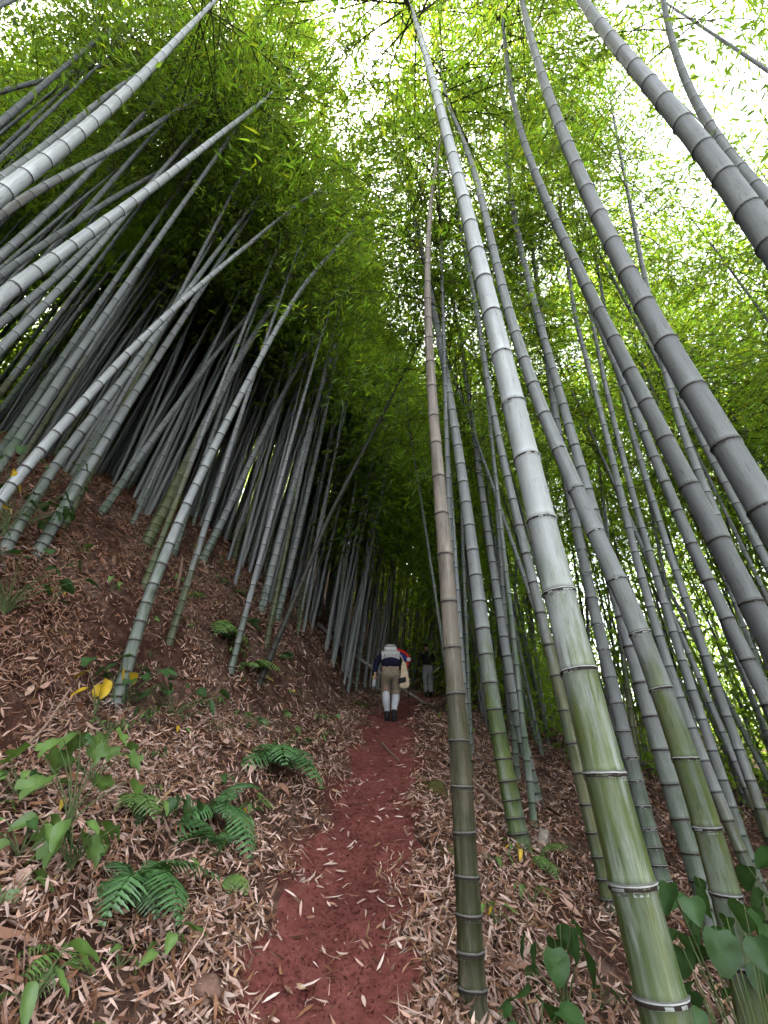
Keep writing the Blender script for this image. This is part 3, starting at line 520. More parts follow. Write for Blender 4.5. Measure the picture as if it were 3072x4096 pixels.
TONE = dict(R1=1.5, R2=1.0, R3=.95, R4=.85, R5=.66, R6=.64, R7=.64, R8=.68, R9=.74, M2=1.05, M4=.9, L1=1.25, L2=1.5, L3=1.6, L4=1.6, L5=1.2, L13=1.05, L14=1.1, L18=1.3, X1=.3, M1=1.05)
for hi, (key, d0, H, pts) in enumerate(STALKS):
    label, colr, reach, ringh, cs = HERO[key]
    pts = np.array(pts); base = catmull(pts, np.array([.06 / H]))[0]
    rg = np.random.default_rng(500 + hi)
    root = empty('bamboo_stalk', base)
    tag(root, label, 'bamboo', 'tall bamboo stalks nearest the path')
    nodes = node_steps(H, .09, .30 if key in ('R1', 'R2', 'R5', 'R6', 'R7') else rg.uniform(.24, .29))
    me = culm_mesh('culm', pts - base, H, d0, M_DRY if key == 'M1' else M_CULM, 24 if d0 * 300 / np.hypot(*base[:2]) > 8 else 14, nodes, simple=(ringh == 0), tone=TONE.get(key, 1.))
    o = link('culm', me, root); o.color = (*(np.array(colr) / TONE.get(key, 1.)), reach * .5)
    if ringh: add_rings(root, pts, H, d0, nodes, base, key in ('R1', 'R2', 'R4'), 0.02, ringh)
    if cs: add_crown(root, pts, H, cs, hi, rg.uniform(0, 6.28), base, {'R1': 1.5, 'R2': 1.5, 'R3': 1.4, 'M2': 1.3, 'L3': 1.4, 'L4': 1.4, 'R6': 1.3}.get(key, 1.))

# litter caught round the feet of the near stalks
bx, by = [], []
for key, d0, H, pts in STALKS:
    k = int(170 * min(1, 4 / np.hypot(pts[0][0], pts[0][1]))); a = rng.uniform(0, 6.28, k); r = d0 * .5 + np.abs(rng.normal(0, .075, k))
    bx.append(pts[0][0] + r * np.cos(a)); by.append(pts[0][1] + r * np.sin(a))
bx = np.concatenate(bx); by = np.concatenate(by); k = len(bx); Nn = norm(t_normal(bx, by) + rng.normal(0, .6, (k, 3))); a = rng.uniform(0, 6.28, k)
v, f = leaf_batch6(np.stack([bx, by, terrain(bx, by) + rng.uniform(.01, .075, k)], -1), np.stack([np.cos(a), np.sin(a), rng.normal(0, .5, k)], -1), Nn, rng.uniform(.05, .11, k), rng.uniform(.008, .016, k), rng.normal(.15, .5, k), rng.normal(0, .9, k))
tag(link('leaf_drift', mesh_np('leaf_drift', v, f, M_LITTER, np.repeat(PAL[rng.choice(8, k)] * rng.uniform(.6, 1.1, (k, 1)), 6, 0))), 'dry leaves caught round the feet of the bamboo', 'leaf litter', kind='stuff')

# the crowded grove: shared culm and crown meshes, one object tree per stalk
def arch_path(H, lean, bend):
    s = np.linspace(0, 1, 15); x = H * (math.tan(lean) * s + bend * s ** 2.4)
    return np.stack([x, np.zeros(15), H * s - .35 * bend * H * s ** 3], -1)
PROTO = []
for i in range(10):
    rg = np.random.default_rng(900 + i); H = rg.uniform(10.5, 12.5); lean = R([3, 4, 6, 4, 8, 5, 2, 10, 7, 9][i]); bend = rg.uniform(.0, .035)
    pa = arch_path(H, lean, bend)
    PROTO.append((culm_mesh('culm', pa, H, [.07, .085, .078, .09, .066, .08, .062, .085, .074, .088][i], M_CULM, 9, node_steps(H, .13, rg.uniform(.24, .3)), True), pa, H))
def proj(p):
    p = np.asarray(p, float) - [0, 0, 1.5]; c, s = math.cos(CAM_PITCH), math.sin(CAM_PITCH)
    z = p[..., 1] * c + p[..., 2] * s; yy = -p[..., 1] * s + p[..., 2] * c
    return p[..., 0] / np.maximum(z, 1e-3), yy / np.maximum(z, 1e-3), z
def in_view(x, y, H=12, lean=.08):
    h = np.linspace(0, H, 9); sgn = 1 if x < 0 else 0
    px, py, z = proj(np.stack([x + sgn * lean * h, np.full(9, y), terrain(x, y) + h], -1))
    ok = (z > .3) & (np.abs(px) < .9) & (np.abs(py) < 1.15)
    return ok.sum() >= 2
spots = [(p[3][0][0], p[3][0][1]) for p in STALKS]; grove = []
cand = np.random.default_rng(11)
WALKERS = ((.12, 8.5), (1.36, 15.))
def free_of_walkers(x, y):
    for wx, wy in WALKERS:
        if y < wy + .6 and abs(x - wx * y / wy) < (.45 if wy < 10 else .13) * y / wy + .12: return False
    return True
while len(grove) < 246:
    left = cand.random() < .66
    d = 4.8 + 12 * cand.random() ** .95; th = (cand.uniform(-1.15, .04) if left else cand.uniform(.0, 1.0))
    x, y = d * math.sin(th), d * math.cos(th); u = x - float(path_x(y))
    if -.9 < u < .75 or not free_of_walkers(x, y): continue
    if u > 0 and d < 5.2: continue
    if u < 0 and -u < float(toe(y)) + .3 and y < 9.5: continue
    m = .42 if left else .55
    if any((x - a) ** 2 + (y - b) ** 2 < m * m for a, b in spots): continue
    if not in_view(x, y): continue
    spots.append((x, y)); grove.append((x, y, u))
REF_L, REF_R = {}, {}
for key, short in dict(L13='stalk rooted far left', L14='second stalk from the left', L1='leaning stalk with yellow leaves', L15='stalk rooted on the crest', L16='dark streaked slope stalk', L17='stalk above the brown stick', L18='lowest pale slope stalk').items():
    p_ = [q for q in STALKS if q[0] == key][0][3]; REF_L[key] = (float(proj(np.array(p_[0]) + [0, 0, 2.2])[0]), short)
for key, short in dict(R12='slim stalk near the right edge', R6='grey stalk left of the thick edge one', M1='dry brown pole', M2='green-footed stalk', M3='stalk with pale nodes', M4='slender olive stalk', R1='thickest stalk', R4='slim stalk beside the thickest', R2='kinked green stalk', R10='slim dark stalk', R9='grey stalk at the right edge').items():
    p_ = [q for q in STALKS if q[0] == key][0][3]; REF_R[key] = (float(proj(np.array(p_[0]) + [0, 0, 2.2])[0]), short)
for i, (x, y, u) in enumerate(grove):
    me, pa, H = PROTO[[1, 2, 4, 5, 7, 8, 9][int(cand.integers(7))] if u < -3.2 else [1, 2, 3, 5][int(cand.integers(4))] if u < 0 else int(cand.integers(10))]
    root = empty('bamboo_stalk', (x, y, float(terrain(x, y)) - .05))
    if u < 0: rz = cand.normal(-.05, .22)                     # the slope's stalks lean out over the path
    else: rz = cand.uniform(0, 6.28)
    s = cand.uniform(.85, 1.12); root.rotation_euler = (0, 0, rz); root.scale = (s, s, s)
    left = u < 0; ref = REF_L if left else REF_R; mx = float(proj((x, y, float(terrain(x, y)) + 2.2))[0])
    near_ref = min(ref, key=lambda k: abs(ref[k][0] - mx)); gap = abs(ref[near_ref][0] - mx)
    if left and y > 11: tag(root, 'thin bamboo in the dark grove ahead, left of the hikers', 'bamboo', 'dark bamboo left of the hikers')
    elif not left and x / y < .12: tag(root, 'thin bamboo in the dark grove ahead, right of the hikers', 'bamboo', 'dark bamboo right of the hikers')
    elif left and mx < -.86: tag(root, 'thin grey bamboo reaching in over the left edge of the slope', 'bamboo', 'bamboo reaching in from the left')
    else: tag(root, f"thin {'grey bamboo' if left else 'bamboo'} in the {'left' if left else 'right'} grove behind the {ref[near_ref][1]}", 'bamboo', f"grove bamboo behind the {ref[near_ref][1]}")
    o = link('culm', me, root); tone = cand.uniform(.75, 1.15)
    o.color = (*(np.array(OLIVE if cand.random() < .4 else GREY) * tone), cand.uniform(.2, .8))
    add_crown(root, pa, H, cand.uniform(.5, .62) if u < 0 else cand.uniform(.42, .56), int(cand.integers(7)), cand.uniform(0, 6.28), np.zeros(3), 1.2 if u > 0 else 1., math.hypot(x, y) > 8.5)

# beyond them the grove goes on as one dark mass of stalks and leaves
def far_grove():
    rg = np.random.default_rng(77); acc = Acc(); n = 0; LP = []; LD = []; LT = []; LS = []
    while n < 1980:
        around = n >= 1640                                     # grove added left and right of the camera to shade the slopes, gap behind
        d = 11. + 38 * rg.random() ** 1.4; th = rg.uniform(-1.2, 1.1)
        if n < 420: d = rg.uniform(7.5, 17); th = rg.uniform(-.8, .02)
        elif n < 560: d = rg.uniform(16, 27); th = rg.uniform(-.06, .34)
        elif n < 680: d = rg.uniform(13, 27); th = rg.uniform(-1.25, -.68)
        if around: d = rg.uniform(3.6, 20); th = rg.uniform(3.9, 5.1) if rg.random() < .66 else rg.uniform(.78, 1.9)
        x, y = d * math.sin(th), d * math.cos(th)
        if around and (abs(x - float(path_x(y))) < 1.8 or in_view(x, y) and not (th < 2 and d > 5.5)): continue
        u_ = x - float(path_x(y))
        if not around and (abs(u_) < 1 and y < 16.6 or d < 10 and u_ > -float(toe(y)) - .8): continue
        if not free_of_walkers(x, y): continue
        if .22 < th < 1.2 and 680 <= n < 1640 and rg.random() < .32: continue
        H = rg.uniform(9.5, 13); a = rg.normal(0, .3) if th < .1 or th > 2 else rg.uniform(0, 6.28); pa = arch_path(H, R(rg.uniform(4, 9) if th < .1 else rg.uniform(0, 5)), rg.uniform(.01, .06))[::2]
        pa = np.stack([pa[:, 0] * math.cos(a) + x, pa[:, 0] * math.sin(a) + y, pa[:, 2] + float(terrain(x, y)) - .05], -1)
        v, q, _ = tube(pa, np.linspace(rg.uniform(.03, .046), .008, len(pa)), 5); acc.add(v, q, np.full(3, rg.uniform(.7, 1.3)), 1)
        low = .22 < th < 1.2 and not around or 420 <= n < 680; m = 290 if low else 490
        t = .03 + .97 * rg.random(m) ** 1.5 if low else rg.uniform((.5 if d < (8 if around else 13 if th < -.5 else 21) else .02) if th < -.12 or th > 2 else .3, 1, m)
        c = catmull(pa, t); rr = 1.9 * rg.random(m) ** .6 * (1.15 - t); an = rg.uniform(0, 6.28, m)
        c = c + np.stack([rr * np.cos(an), rr * np.sin(an), -.35 * rr + rg.normal(0, .2, m)], -1)
        LS.append(np.full(m, .5 if around and d < 9 else 1.)); LP.append(c); LD.append(np.stack([np.cos(an), np.sin(an), -.6 + 0 * an], -1) + rg.normal(0, .5, (m, 3))); LT.append(np.full((m, 3), rg.uniform(.75, 1.25)) * rg.uniform(.8, 1.2, (m, 1))); n += 1
    P = np.concatenate(LP); D = np.concatenate(LD); L = rg.uniform(.17, .30, len(P)) * np.concatenate(LS)
    v, f = leaf_batch(P, D, norm(np.array([0, 0, 1.]) + rg.normal(0, .6, P.shape)), L, L * rg.uniform(.22, .34, len(P)))
    acc.add(v, f, np.repeat(np.concatenate(LT), 4, 0))
    n2 = NT('far culm'); at = n2.n('Attribute', attribute_name='tint')
    m_far = n2.principled(n2.mix(1., (.24, .245, .23), at.outputs['Color'], 'MULTIPLY'), .6)
    return acc.mesh('bamboo_forest', [M_CANOPY, m_far])
tag(link('bamboo_forest', far_grove()), 'far mass of bamboo closing the view behind the grove', 'forest', kind='stuff')

# ---------------------------------------------------------------- undergrowth
def gz(x, y): return float(terrain(x, y))
def frond_mesh(Lf, rg, pairs=17, droop=.9):
    """fern frond along +x, rising then arching over; every pinna carries its own pinnules"""
    s = np.linspace(0, 1, 14); rach = np.stack([Lf * s * (1 - .12 * s), .04 * Lf * np.sin(2.5 * s), Lf * (.85 * s - droop * s ** 2)], -1)
    acc = Acc(); v, q, _ = tube(rach, np.linspace(.0028, .0008, 14), 4); acc.add(v, q, (.9, .75, .5))
    for i in range(pairs):
        t = .14 + .85 * i / (pairs - 1); p = np.array([np.interp(t, s, rach[:, c]) for c in range(3)]); p2 = np.array([np.interp(min(1, t + .03), s, rach[:, c]) for c in range(3)])
        tg = norm(p2 - p + 1e-6); side0 = norm(np.cross(tg, [0, 0, 1.])); up = np.cross(side0, tg)
        ln = Lf * .34 * (math.sin(math.pi * min(1, (.25 + .8 * (t - .14)))) ** .8) * rg.uniform(.85, 1.1)
        if i > pairs - 3: ln *= .5
        for sg in (-1, 1):
            d = norm(side0 * sg + tg * .5 - up * .1); w = norm(np.cross(up, d)); m = 6; k = np.linspace(0, 1, m); hw = Lf * .034 * (1.02 - k) ** .7 * (1 + .0 * k)
            c = p + d * ln * k[:, None] - up * (ln * .22 * k ** 2)[:, None] + rg.normal(0, .004 * Lf, 3)
            zig = np.where(np.arange(m) % 2 == 0, 1., .55)                      # toothed margin
            v = np.concatenate([c, c + (w * (hw * zig)[:, None] + d * (hw * .5)[:, None] + up * (hw * .25)[:, None]), c + (-w * (hw * zig)[:, None] + d * (hw * .5)[:, None] + up * (hw * .25)[:, None])])
            f = [(a, a + 1, m + a + 1, m + a) for a in range(m - 1)] + [(a + 1, a, 2 * m + a, 2 * m + a + 1) for a in range(m - 1)]
            acc.add(v, f, np.full(3, rg.uniform(.7, 1.3)))
    return acc
FRONDS = [frond_mesh(1., np.random.default_rng(40 + i), [17, 19, 16, 18][i], [1.25, 1.5, 1.05, 1.35][i]).mesh('frond', [M_FERN]) for i in range(4)]
FRONDS_L = []
for m_ in FRONDS:
    c_ = m_.copy(); c_.materials[0] = M_HERB; FRONDS_L.append(c_)
def fern(x, y, size, n, label, light=False, a0=0, spread=6.28, seed=0):
    rg = np.random.default_rng(seed + 60); root = empty('fern', (x, y, gz(x, y) - .005))
    tag(root, label, 'fern', 'ferns on the litter bank')
    for i in range(n):
        o = link('frond', (FRONDS_L if light else FRONDS)[int(rg.integers(4))], root); s = size * rg.uniform(.7, 1.15)
        o.scale = (s, s, s); o.rotation_euler = (rg.normal(0, .2), -rg.uniform(.05, .75), a0 + spread * (i + rg.uniform(-.3, .3)) / n if i % 3 else -1.35 + rg.normal(0, .7))
    return root
fern(-1.20, 2.84, .36, 11, 'large dark green fern low on the bank, nearest of the dark ferns', seed=1)
fern(-1.11, 3.64, .40, 8, 'dark fern with upright fronds halfway up the bank beside the path', seed=2)
fern(-.97, 4.62, .50, 10, 'bushy dark fern highest on the bank, closest to the path', seed=3)
fern(-1.47, 3.14, .30, 5, 'small pale fern left of and above the large dark fern', True, seed=4)
fern(-1.18, 2.28, .22, 7, 'light green fern low in the left corner of the bank', True, seed=5)
fern(-.86, 3.2, .2, 5, 'little light fern between the large dark fern and the path', True, seed=6)
fern(-2.1, 6.1, .48, 7, 'light green fern on the hillside below the long brown stick', True, seed=7)
fern(-1.75, 6.3, .40, 6, 'light green fern on the hillside, the one nearer the path', True, seed=8)
fern(-1.0, 3.42, .34, 4, 'dark fern with two low fronds just below the upright one', seed=9)
fern(1.12, 4.2, .3, 5, 'small green fern at the foot of the green-footed bamboo', True, seed=10)

def blade_mesh(name, kind, mat, rg):
    """one broad leaf of unit length along +x, folded on its midrib, petiole end at the origin"""
    m = 26 if kind == 'lobed' else 14; th = np.linspace(-np.pi, np.pi, m, endpoint=False)
    if kind == 'lobed':
        r = .42 + .10 * np.cos(5 * th) + .035 * np.cos(13 * th + .5); x = .44 + r * np.cos(th); y = r * np.sin(th) * 1.05
    elif kind == 'heart':
        x = .5 + .5 * np.cos(th); y = .42 * np.sin(th) * (1.15 - .45 * np.cos(th)); x = x - .12 * np.exp(-((np.abs(th) - 2.6) / .3) ** 2)
    elif kind == 'oval':
        x = .5 + .5 * np.cos(th); y = .30 * np.sin(th) * (1.05 - .3 * np.cos(th))
    else:
        x = .5 + .5 * np.cos(th); y = .17 * np.sin(th) * (1.05 - .35 * np.cos(th))
    x = x * rg.uniform(.96, 1.04, m)
    def lift(x, y): return .30 * np.abs(y) - .28 * x ** 2 + .04 * np.sin(9 * x + 3 * y)
    rim = np.stack([x, y, lift(x, y)], -1); mx = np.linspace(0, 1, 7)[1:-1]; midr = np.stack([mx, 0 * mx, lift(mx, 0 * mx) - .015], -1)
    inner = np.stack([.45 + (x - .45) * .55, y * .55, lift(.45 + (x - .45) * .55, y * .55)], -1)
    v = np.concatenate([rim, inner, [[.45, 0, lift(.45, 0) - .02]]]); f = []
    for i in range(m):
        j = (i + 1) % m; f += [(i, j, m + j), (i, m + j, m + i), (m + i, m + j, 2 * m)]
    t = np.ones((len(v), 3)) * rg.uniform(.85, 1.15); t[:m] *= .9; t[-1] *= 1.25
    return mesh_np(name, v, f, mat, t)
bg_ = np.random.default_rng(5)
BL = {k: [blade_mesh('leaf', a, m, bg_) for _ in range(2)] for k, (a, m) in dict(lobed=('lobed', M_HERB), herb=('slim', M_HERB), oval=('oval', M_HERB), heart=('heart', M_DARKLEAF), dark=('oval', M_DARKLEAF), darkslim=('slim', M_DARKLEAF), yellow=('oval', M_YELLOW), yslim=('slim', M_YELLOW)).items()}
def plant(name, label, x, y, kinds, n, size, height, spread, seed, group=None, lean=(0, 0), cat='plant', tilt=.5):
    rg = np.random.default_rng(seed); root = empty(name, (x, y, gz(x, y) - .01)); tag(root, label, cat, group); acc = Acc()
    for i in range(n):
        a = 6.28 * (i + rg.uniform(-.3, .3)) / n; hh = height * rg.uniform(.45, 1.) ; rr = spread * rg.uniform(.35, 1.)
        tip = np.array([lean[0] * hh + rr * math.cos(a), lean[1] * hh + rr * math.sin(a), hh]); s3 = np.linspace(0, 1, 5)[:, None]
        st = tip * np.concatenate([s3 ** 1.4, s3 ** 1.4, s3 ** .75], 1)
        v, q, _ = tube(st, np.linspace(.0035, .0016, 5) * (1 + size * 3), 4); acc.add(v, q)
        o = link('leaf', BL[kinds[i % len(kinds)]][int(rg.integers(2))], root); s = size * rg.uniform(.65, 1.2)
        o.location = tip; o.scale = (s, s, s); o.rotation_euler = (rg.normal(0, .35), rg.normal(tilt * .8, .3), a + rg.normal(0, .4))
    link('stem', acc.mesh('stem', [M_STEM]), root)
    return root
plant('vine', 'bright green vine with large lobed leaves climbing the left bank', -1.62, 2.86, ['lobed'], 9, .155, .5, .3, 1, lean=(-.12, .1), tilt=.9)
plant('vine', 'smaller lobed-leaf vine above the bright one on the left bank', -1.74, 3.2, ['lobed'], 6, .14, .33, .2, 2, tilt=.9)
plant('shrub', 'dark round-leaved shrub at the foot of the leaning pale bamboo', -2.28, 4.34, ['heart', 'dark'], 26, .11, .42, .42, 3, cat='shrub')
plant('shrub', 'dark leafy shrub right of the leaning pale bamboo foot', -1.95, 4.66, ['dark', 'darkslim'], 18, .13, .3, .4, 4, cat='shrub')
plant('shrub', 'dark low shrub at the left edge of the hillside', -3.0, 3.55, ['darkslim', 'dark'], 26, .15, .5, .5, 5, cat='shrub')
plant('shrub', 'dark leafy shrub round the stalks rooted far left', -3.45, 3.75, ['darkslim', 'dark', 'dark'], 34, .14, .9, .6, 6, cat='shrub')
plant('herb', 'bright green herb with pointed leaves in the lower left corner', -1.15, 2.12, ['herb'], 9, .11, .16, .12, 7)
plant('herb', 'clump of bright lobed leaves in the bottom left corner', -.98, 2.0, ['lobed', 'herb'], 9, .12, .16, .14, 21)
plant('herb', 'pale green leafy herb under the bright lobed-leaf vine', -1.42, 2.62, ['lobed', 'oval', 'herb'], 13, .12, .26, .2, 22, tilt=.9)
plant('herb', 'dark mixed leaves hanging over the bank lip left of the path', -1.32, 3.3, ['darkslim', 'herb', 'dark'], 16, .12, .16, .24, 23, tilt=1.1)
plant('herb', 'green herb right of the large dark fern', -.92, 2.62, ['oval', 'herb'], 7, .10, .12, .1, 8)
plant('herb', 'dark leaved herb left of the large dark fern', -1.62, 2.55, ['darkslim', 'herb'], 12, .12, .2, .2, 9)
plant('herb', 'green herb at the very left edge of the bank', -1.95, 2.9, ['herb', 'darkslim'], 12, .13, .22, .22, 10)
plant('broadleaf_plant', 'dark round-leaved plant just right of the dry brown pole', .58, 2.5, ['heart'], 8, .12, .24, .16, 11, tilt=.7)
plant('broadleaf_plant', 'dark plant with drooping leaves between brown pole and thickest stalk', .78, 2.78, ['heart', 'dark'], 9, .12, .36, .16, 12, tilt=1.3)
plant('broadleaf_plant', 'dark leafy plant against the left side of the thickest stalk', .76, 1.95, ['dark', 'heart'], 9, .13, .5, .18, 13, tilt=1.)
plant('broadleaf_plant', 'big-leaved dark plant in the lower right corner', 1.06, 1.9, ['heart', 'dark'], 34, .09, 1.05, .3, 14, tilt=.9)
plant('broadleaf_plant', 'dark leafy plant at the foot of the grey stalk, lower right', 1.45, 2.45, ['heart', 'dark'], 30, .095, .95, .35, 15, tilt=.8)
plant('broadleaf_plant', 'dark leafy plant at the right edge under the kinked stalk', 1.72, 2.25, ['dark', 'heart'], 32, .10, 1.2, .34, 16, tilt=.8)
plant('yellow_plant', 'small plant with yellow leaves at the foot of the green-footed bamboo', 1.0, 4.2, ['yslim', 'herb'], 8, .08, .14, .14, 17)
plant('yellow_plant', 'small yellow-green plant right of the dry brown pole', .60, 3.27, ['herb', 'yslim'], 7, .08, .12, .1, 18)
plant('yellow_plant', 'yellow-leaved twig at the foot of the leaning pale bamboo', -2.30, 3.98, ['yellow'], 6, .14, .40, .22, 19, tilt=.9)
plant('yellow_plant', 'yellow-leaved sapling at the left edge among the slope bamboo', -3.05, 3.05, ['yellow', 'darkslim', 'yellow', 'dark', 'darkslim'], 18, .12, 1.35, .3, 20)
wg = np.random.default_rng(31); k = 0
while k < 84:
    y = wg.uniform(2.1, 7.5); x = float(path_x(y)) - wg.uniform(.75, 3.4)
    if x < -.8 * y - .1: continue
    if k < 66 or wg.random() < .4:
        plant('seedling', 'small green seedling poking through the litter of the left bank', x, y, [['herb'], ['oval'], ['darkslim'], ['herb', 'yslim']][k % 4], int(wg.integers(4, 8)), wg.uniform(.05, .1), wg.uniform(.06, .16), wg.uniform(.05, .12), 200 + k, 'seedlings on the left bank')
    else:
        fern(x, y, wg.uniform(.14, .26), 5, 'tiny fern in the litter of the left bank', k % 2 == 0, seed=300 + k)
    k += 1
for i, (x, y) in enumerate([(.9, 3.6), (1.3, 3.1), (.75, 3.9), (1.9, 3.7), (2.3, 4.2), (1.0, 3.0)]):
    plant('seedling', 'small green seedling in the litter right of the path', x, y, [['herb'], ['darkslim']][i % 2], 5, .08, .13, .1, 260 + i, 'seedlings right of the path')

# moss, clods, stone, stump, sticks
def lump(name, loc, r, mat, seed, label, cat, squash=.55, amp=.22):
    bm = bmesh.new(); bmesh.ops.create_icosphere(bm, subdivisions=4, radius=1.); rg = np.random.default_rng(seed); ph = rg.uniform(0, 6.28, 9)
    for v in bm.verts:
        p = v.co; d = 1 + amp * (math.sin(2.3 * p.x + ph[0]) * math.sin(2.9 * p.y + ph[1]) + .6 * math.sin(5.3 * p.z + 3 * p.x + ph[2]) + .35 * math.sin(11 * p.x + ph[3]) * math.sin(12 * p.y + ph[4]) + .2 * math.sin(25 * p.y + 17 * p.z + ph[5]))
        v.co = Vector((p.x * d * r * rg.uniform(.99, 1.01), p.y * d * r, p.z * d * r * squash))
    me = bpy.data.meshes.new(name); bm.to_mesh(me); bm.free(); me.materials.append(mat); me.polygons.foreach_set('use_smooth', [True] * len(me.polygons))
    o = link(name, me); o.location = loc; return tag(o, label, cat)
M_MOSS = m_plain('mossy earth', (.045, .035, .012), (.10, .095, .03), 14, .95, .9, .03, spec=.1)
M_CLOD = m_plain('bare earth', (.09, .04, .025), (.16, .08, .05), 16, .95, .9, .03, spec=.1)
M_STONE = m_plain('brown stone', (.16, .085, .06), (.24, .14, .10), 22, .85, .6, .012, spec=.2)
lump('earth_clod', (.42, 5.05, gz(.42, 5.05) - .04), .16, M_MOSS, 1, 'mossy dark clod of earth on the right lip of the path', 'earth clod')
lump('earth_clod', (.52, 6.2, gz(.52, 6.2) - .06), .2, M_CLOD, 2, 'brown clod of earth further up the right lip of the path', 'earth clod')
lump('earth_clod', (.42, 3.9, gz(.42, 3.9) - .05), .12, M_MOSS, 5, 'small mossy clod under the litter left of the brown pole', 'earth clod')
lump('stone', (-.70, 2.52, gz(-.70, 2.52) + .005), .065, M_STONE, 3, 'rounded brown stone half buried in litter at the path edge', 'stone', .9, .1)
lump('earth_clod', (-.62, 9.6, gz(-.62, 9.6) - .12), .3, M_MOSS, 4, 'mossy mound left of the hiker under the fallen pole', 'earth clod', .45)
def stick(name, pts, r0, r1, mat, label, cat='stick', knots=0):
    s = np.linspace(0, 1, 24); p = catmull(np.array(pts), s); rg = np.random.default_rng(int(abs(pts[0][0]) * 1000)); p = p + rg.normal(0, r0 * .12, p.shape)
    rad = np.linspace(r0, r1, 24)
    if knots: rad = rad * (1 + .18 * (np.arange(24) % knots == 0))
    v, q, uv = tube(p, rad, 10); n = len(v); v = np.concatenate([v, p[:1], p[-1:]]); nq = len(q)
    caps = np.array([(n, (i + 1) % 10, i, i) for i in range(10)] + [(n + 1, n - 10 + i, n - 10 + (i + 1) % 10, n - 10 + (i + 1) % 10) for i in range(10)])
    tris = np.concatenate([q[:, [0, 1, 2]], q[:, [0, 2, 3]], caps[:, :3]])
    return tag(link(name, mesh_np(name, v, tris, mat, np.ones((len(v), 3)), smooth=True)), label, cat)
M_POLE = m_plain('weathered pole', (.20, .17, .14), (.34, .31, .27), 10, stretch=(1, 4, 4))
stick('fallen_pole', [(-1.62, 11.2, 4.95), (-.9, 11.35, 4.36), (-.1, 11.45, 3.84), (.5, 11.5, 3.45), (1.0, 11.55, 3.14)], .04, .03, M_POLE, 'pale fallen bamboo pole lying across the path behind the hiker', 'pole', 5)
stick('stick', [(-2.84, 6.62, 4.55), (-2.62, 6.6, 4.17), (-2.3, 6.66, 3.79), (-1.9, 6.76, 3.49)], .026, .014, M_STICK, 'long bowed brown stick lying down the left slope')
stick('stick', [(-2.72, 5.72, 3.62), (-2.73, 5.76, 3.9), (-2.80, 5.85, 4.25)], .026, .014, M_STICK, 'short tan stick standing beside the leaning pale bamboo')
stick('stick', [(-.02, 6.72, gz(-.02, 6.72) + .02), (.06, 6.3, gz(.06, 6.3) + .035), (.18, 5.9, gz(.18, 5.9) + .02)], .014, .007, M_STICK, 'curved pinkish root lying on the upper path')
stick('stick', [(-2.15, 2.9, gz(-2.15, 2.9) + .02), (-2.15, 3.2, gz(-2.15, 3.2) + .2), (-2.18, 3.4, gz(-2.18, 3.4) + .42)], .012, .007, M_STICK, 'thin pale stick propped on the bank at the left edge')
stick('stick', [(1.15, 5.2, gz(1.15, 5.2) + .03), (.9, 5.7, gz(.9, 5.7) + .05), (.75, 6.2, gz(.75, 6.2) + .03)], .02, .012, M_STICK, 'dark brown stick lying behind the green-footed bamboo')
acc = Acc(); th_ = np.linspace(0, 6.283, 16, endpoint=False)
v, q, _ = tube(np.array([[0, 0, 0], [.004, 0, .07], [.008, 0, .075], [.016, 0, .15]]), np.array([.043, .042, .044, .041]), 16); acc.add(v, q)
v2, q2, _ = tube(np.array([[.016, 0, .15], [.0165, 0, .1505], [.016, 0, .149], [.008, 0, .08]]), np.array([.041, .034, .031, .03]), 16); acc.add(v2, q2, mat=1)
st_ = tag(link('bamboo_stump', acc.mesh('bamboo_stump', [m_plain('stump', (.3, .24, .17), (.5, .42, .34), 30), m_plain('cut wood', (.6, .52, .42), (.45, .37, .28), 40)])), 'cut pale bamboo stump in the litter behind the green-footed stalk', 'stump')
st_.location = (1.26, 4.52, gz(1.26, 4.52) - .02); st_.rotation_euler = (0, .1, 0)
ol = tag(link('fallen_leaf', blade_mesh('fallen_leaf', 'oval', m_foliage('tan leaf', (.55, .36, .2), (.4, .3, .1), .1), np.random.default_rng(3))), 'broad oval tan leaf lying on the path near the front', 'leaf')
ol.location = (-.35, 2.63, gz(-.35, 2.63) + .035); ol.scale = (.075, .085, .075); ol.rotation_euler = (.25, 0, 1.1)

# ---------------------------------------------------------------- hikers
def cloth(name, a, b, scale=40., rough=.85):
    return m_plain(name, a, b, scale, rough, .35, .004, spec=.2)
M_SKIN = cloth('skin', (.42, .25, .17), (.48, .29, .2), 20, .55)
M_HAIR = cloth('black hair', (.012, .011, .012), (.03, .027, .026), 90, .5)
M_NAVY = cloth('navy jacket', (.006, .007, .022), (.012, .014, .04))
M_BLUE = cloth('blue sleeve', (.015, .025, .16), (.03, .045, .24))
M_RED = cloth('red panel', (.42, .02, .015), (.55, .04, .025))
M_KHAKI = cloth('khaki trousers', (.22, .165, .115), (.32, .25, .175))
M_PALE = cloth('pale grey legging', (.50, .49, .50), (.62, .61, .61))
M_BLACK = cloth('black boot', (.012, .012, .013), (.028, .027, .027), 40, .6)
M_PACK = cloth('cream backpack', (.66, .62, .58), (.78, .75, .71), 25)
M_STRAP = cloth('dark strap', (.02, .02, .025), (.04, .04, .045))
M_CREAM = cloth('cream bag', (.58, .44, .28), (.70, .56, .38), 18)
M_ORANGE = cloth('yellow plastic', (.75, .42, .02), (.85, .52, .04), 10, .35)
M_METAL = cloth('black pole', (.015, .015, .017), (.03, .03, .033), 60, .4)
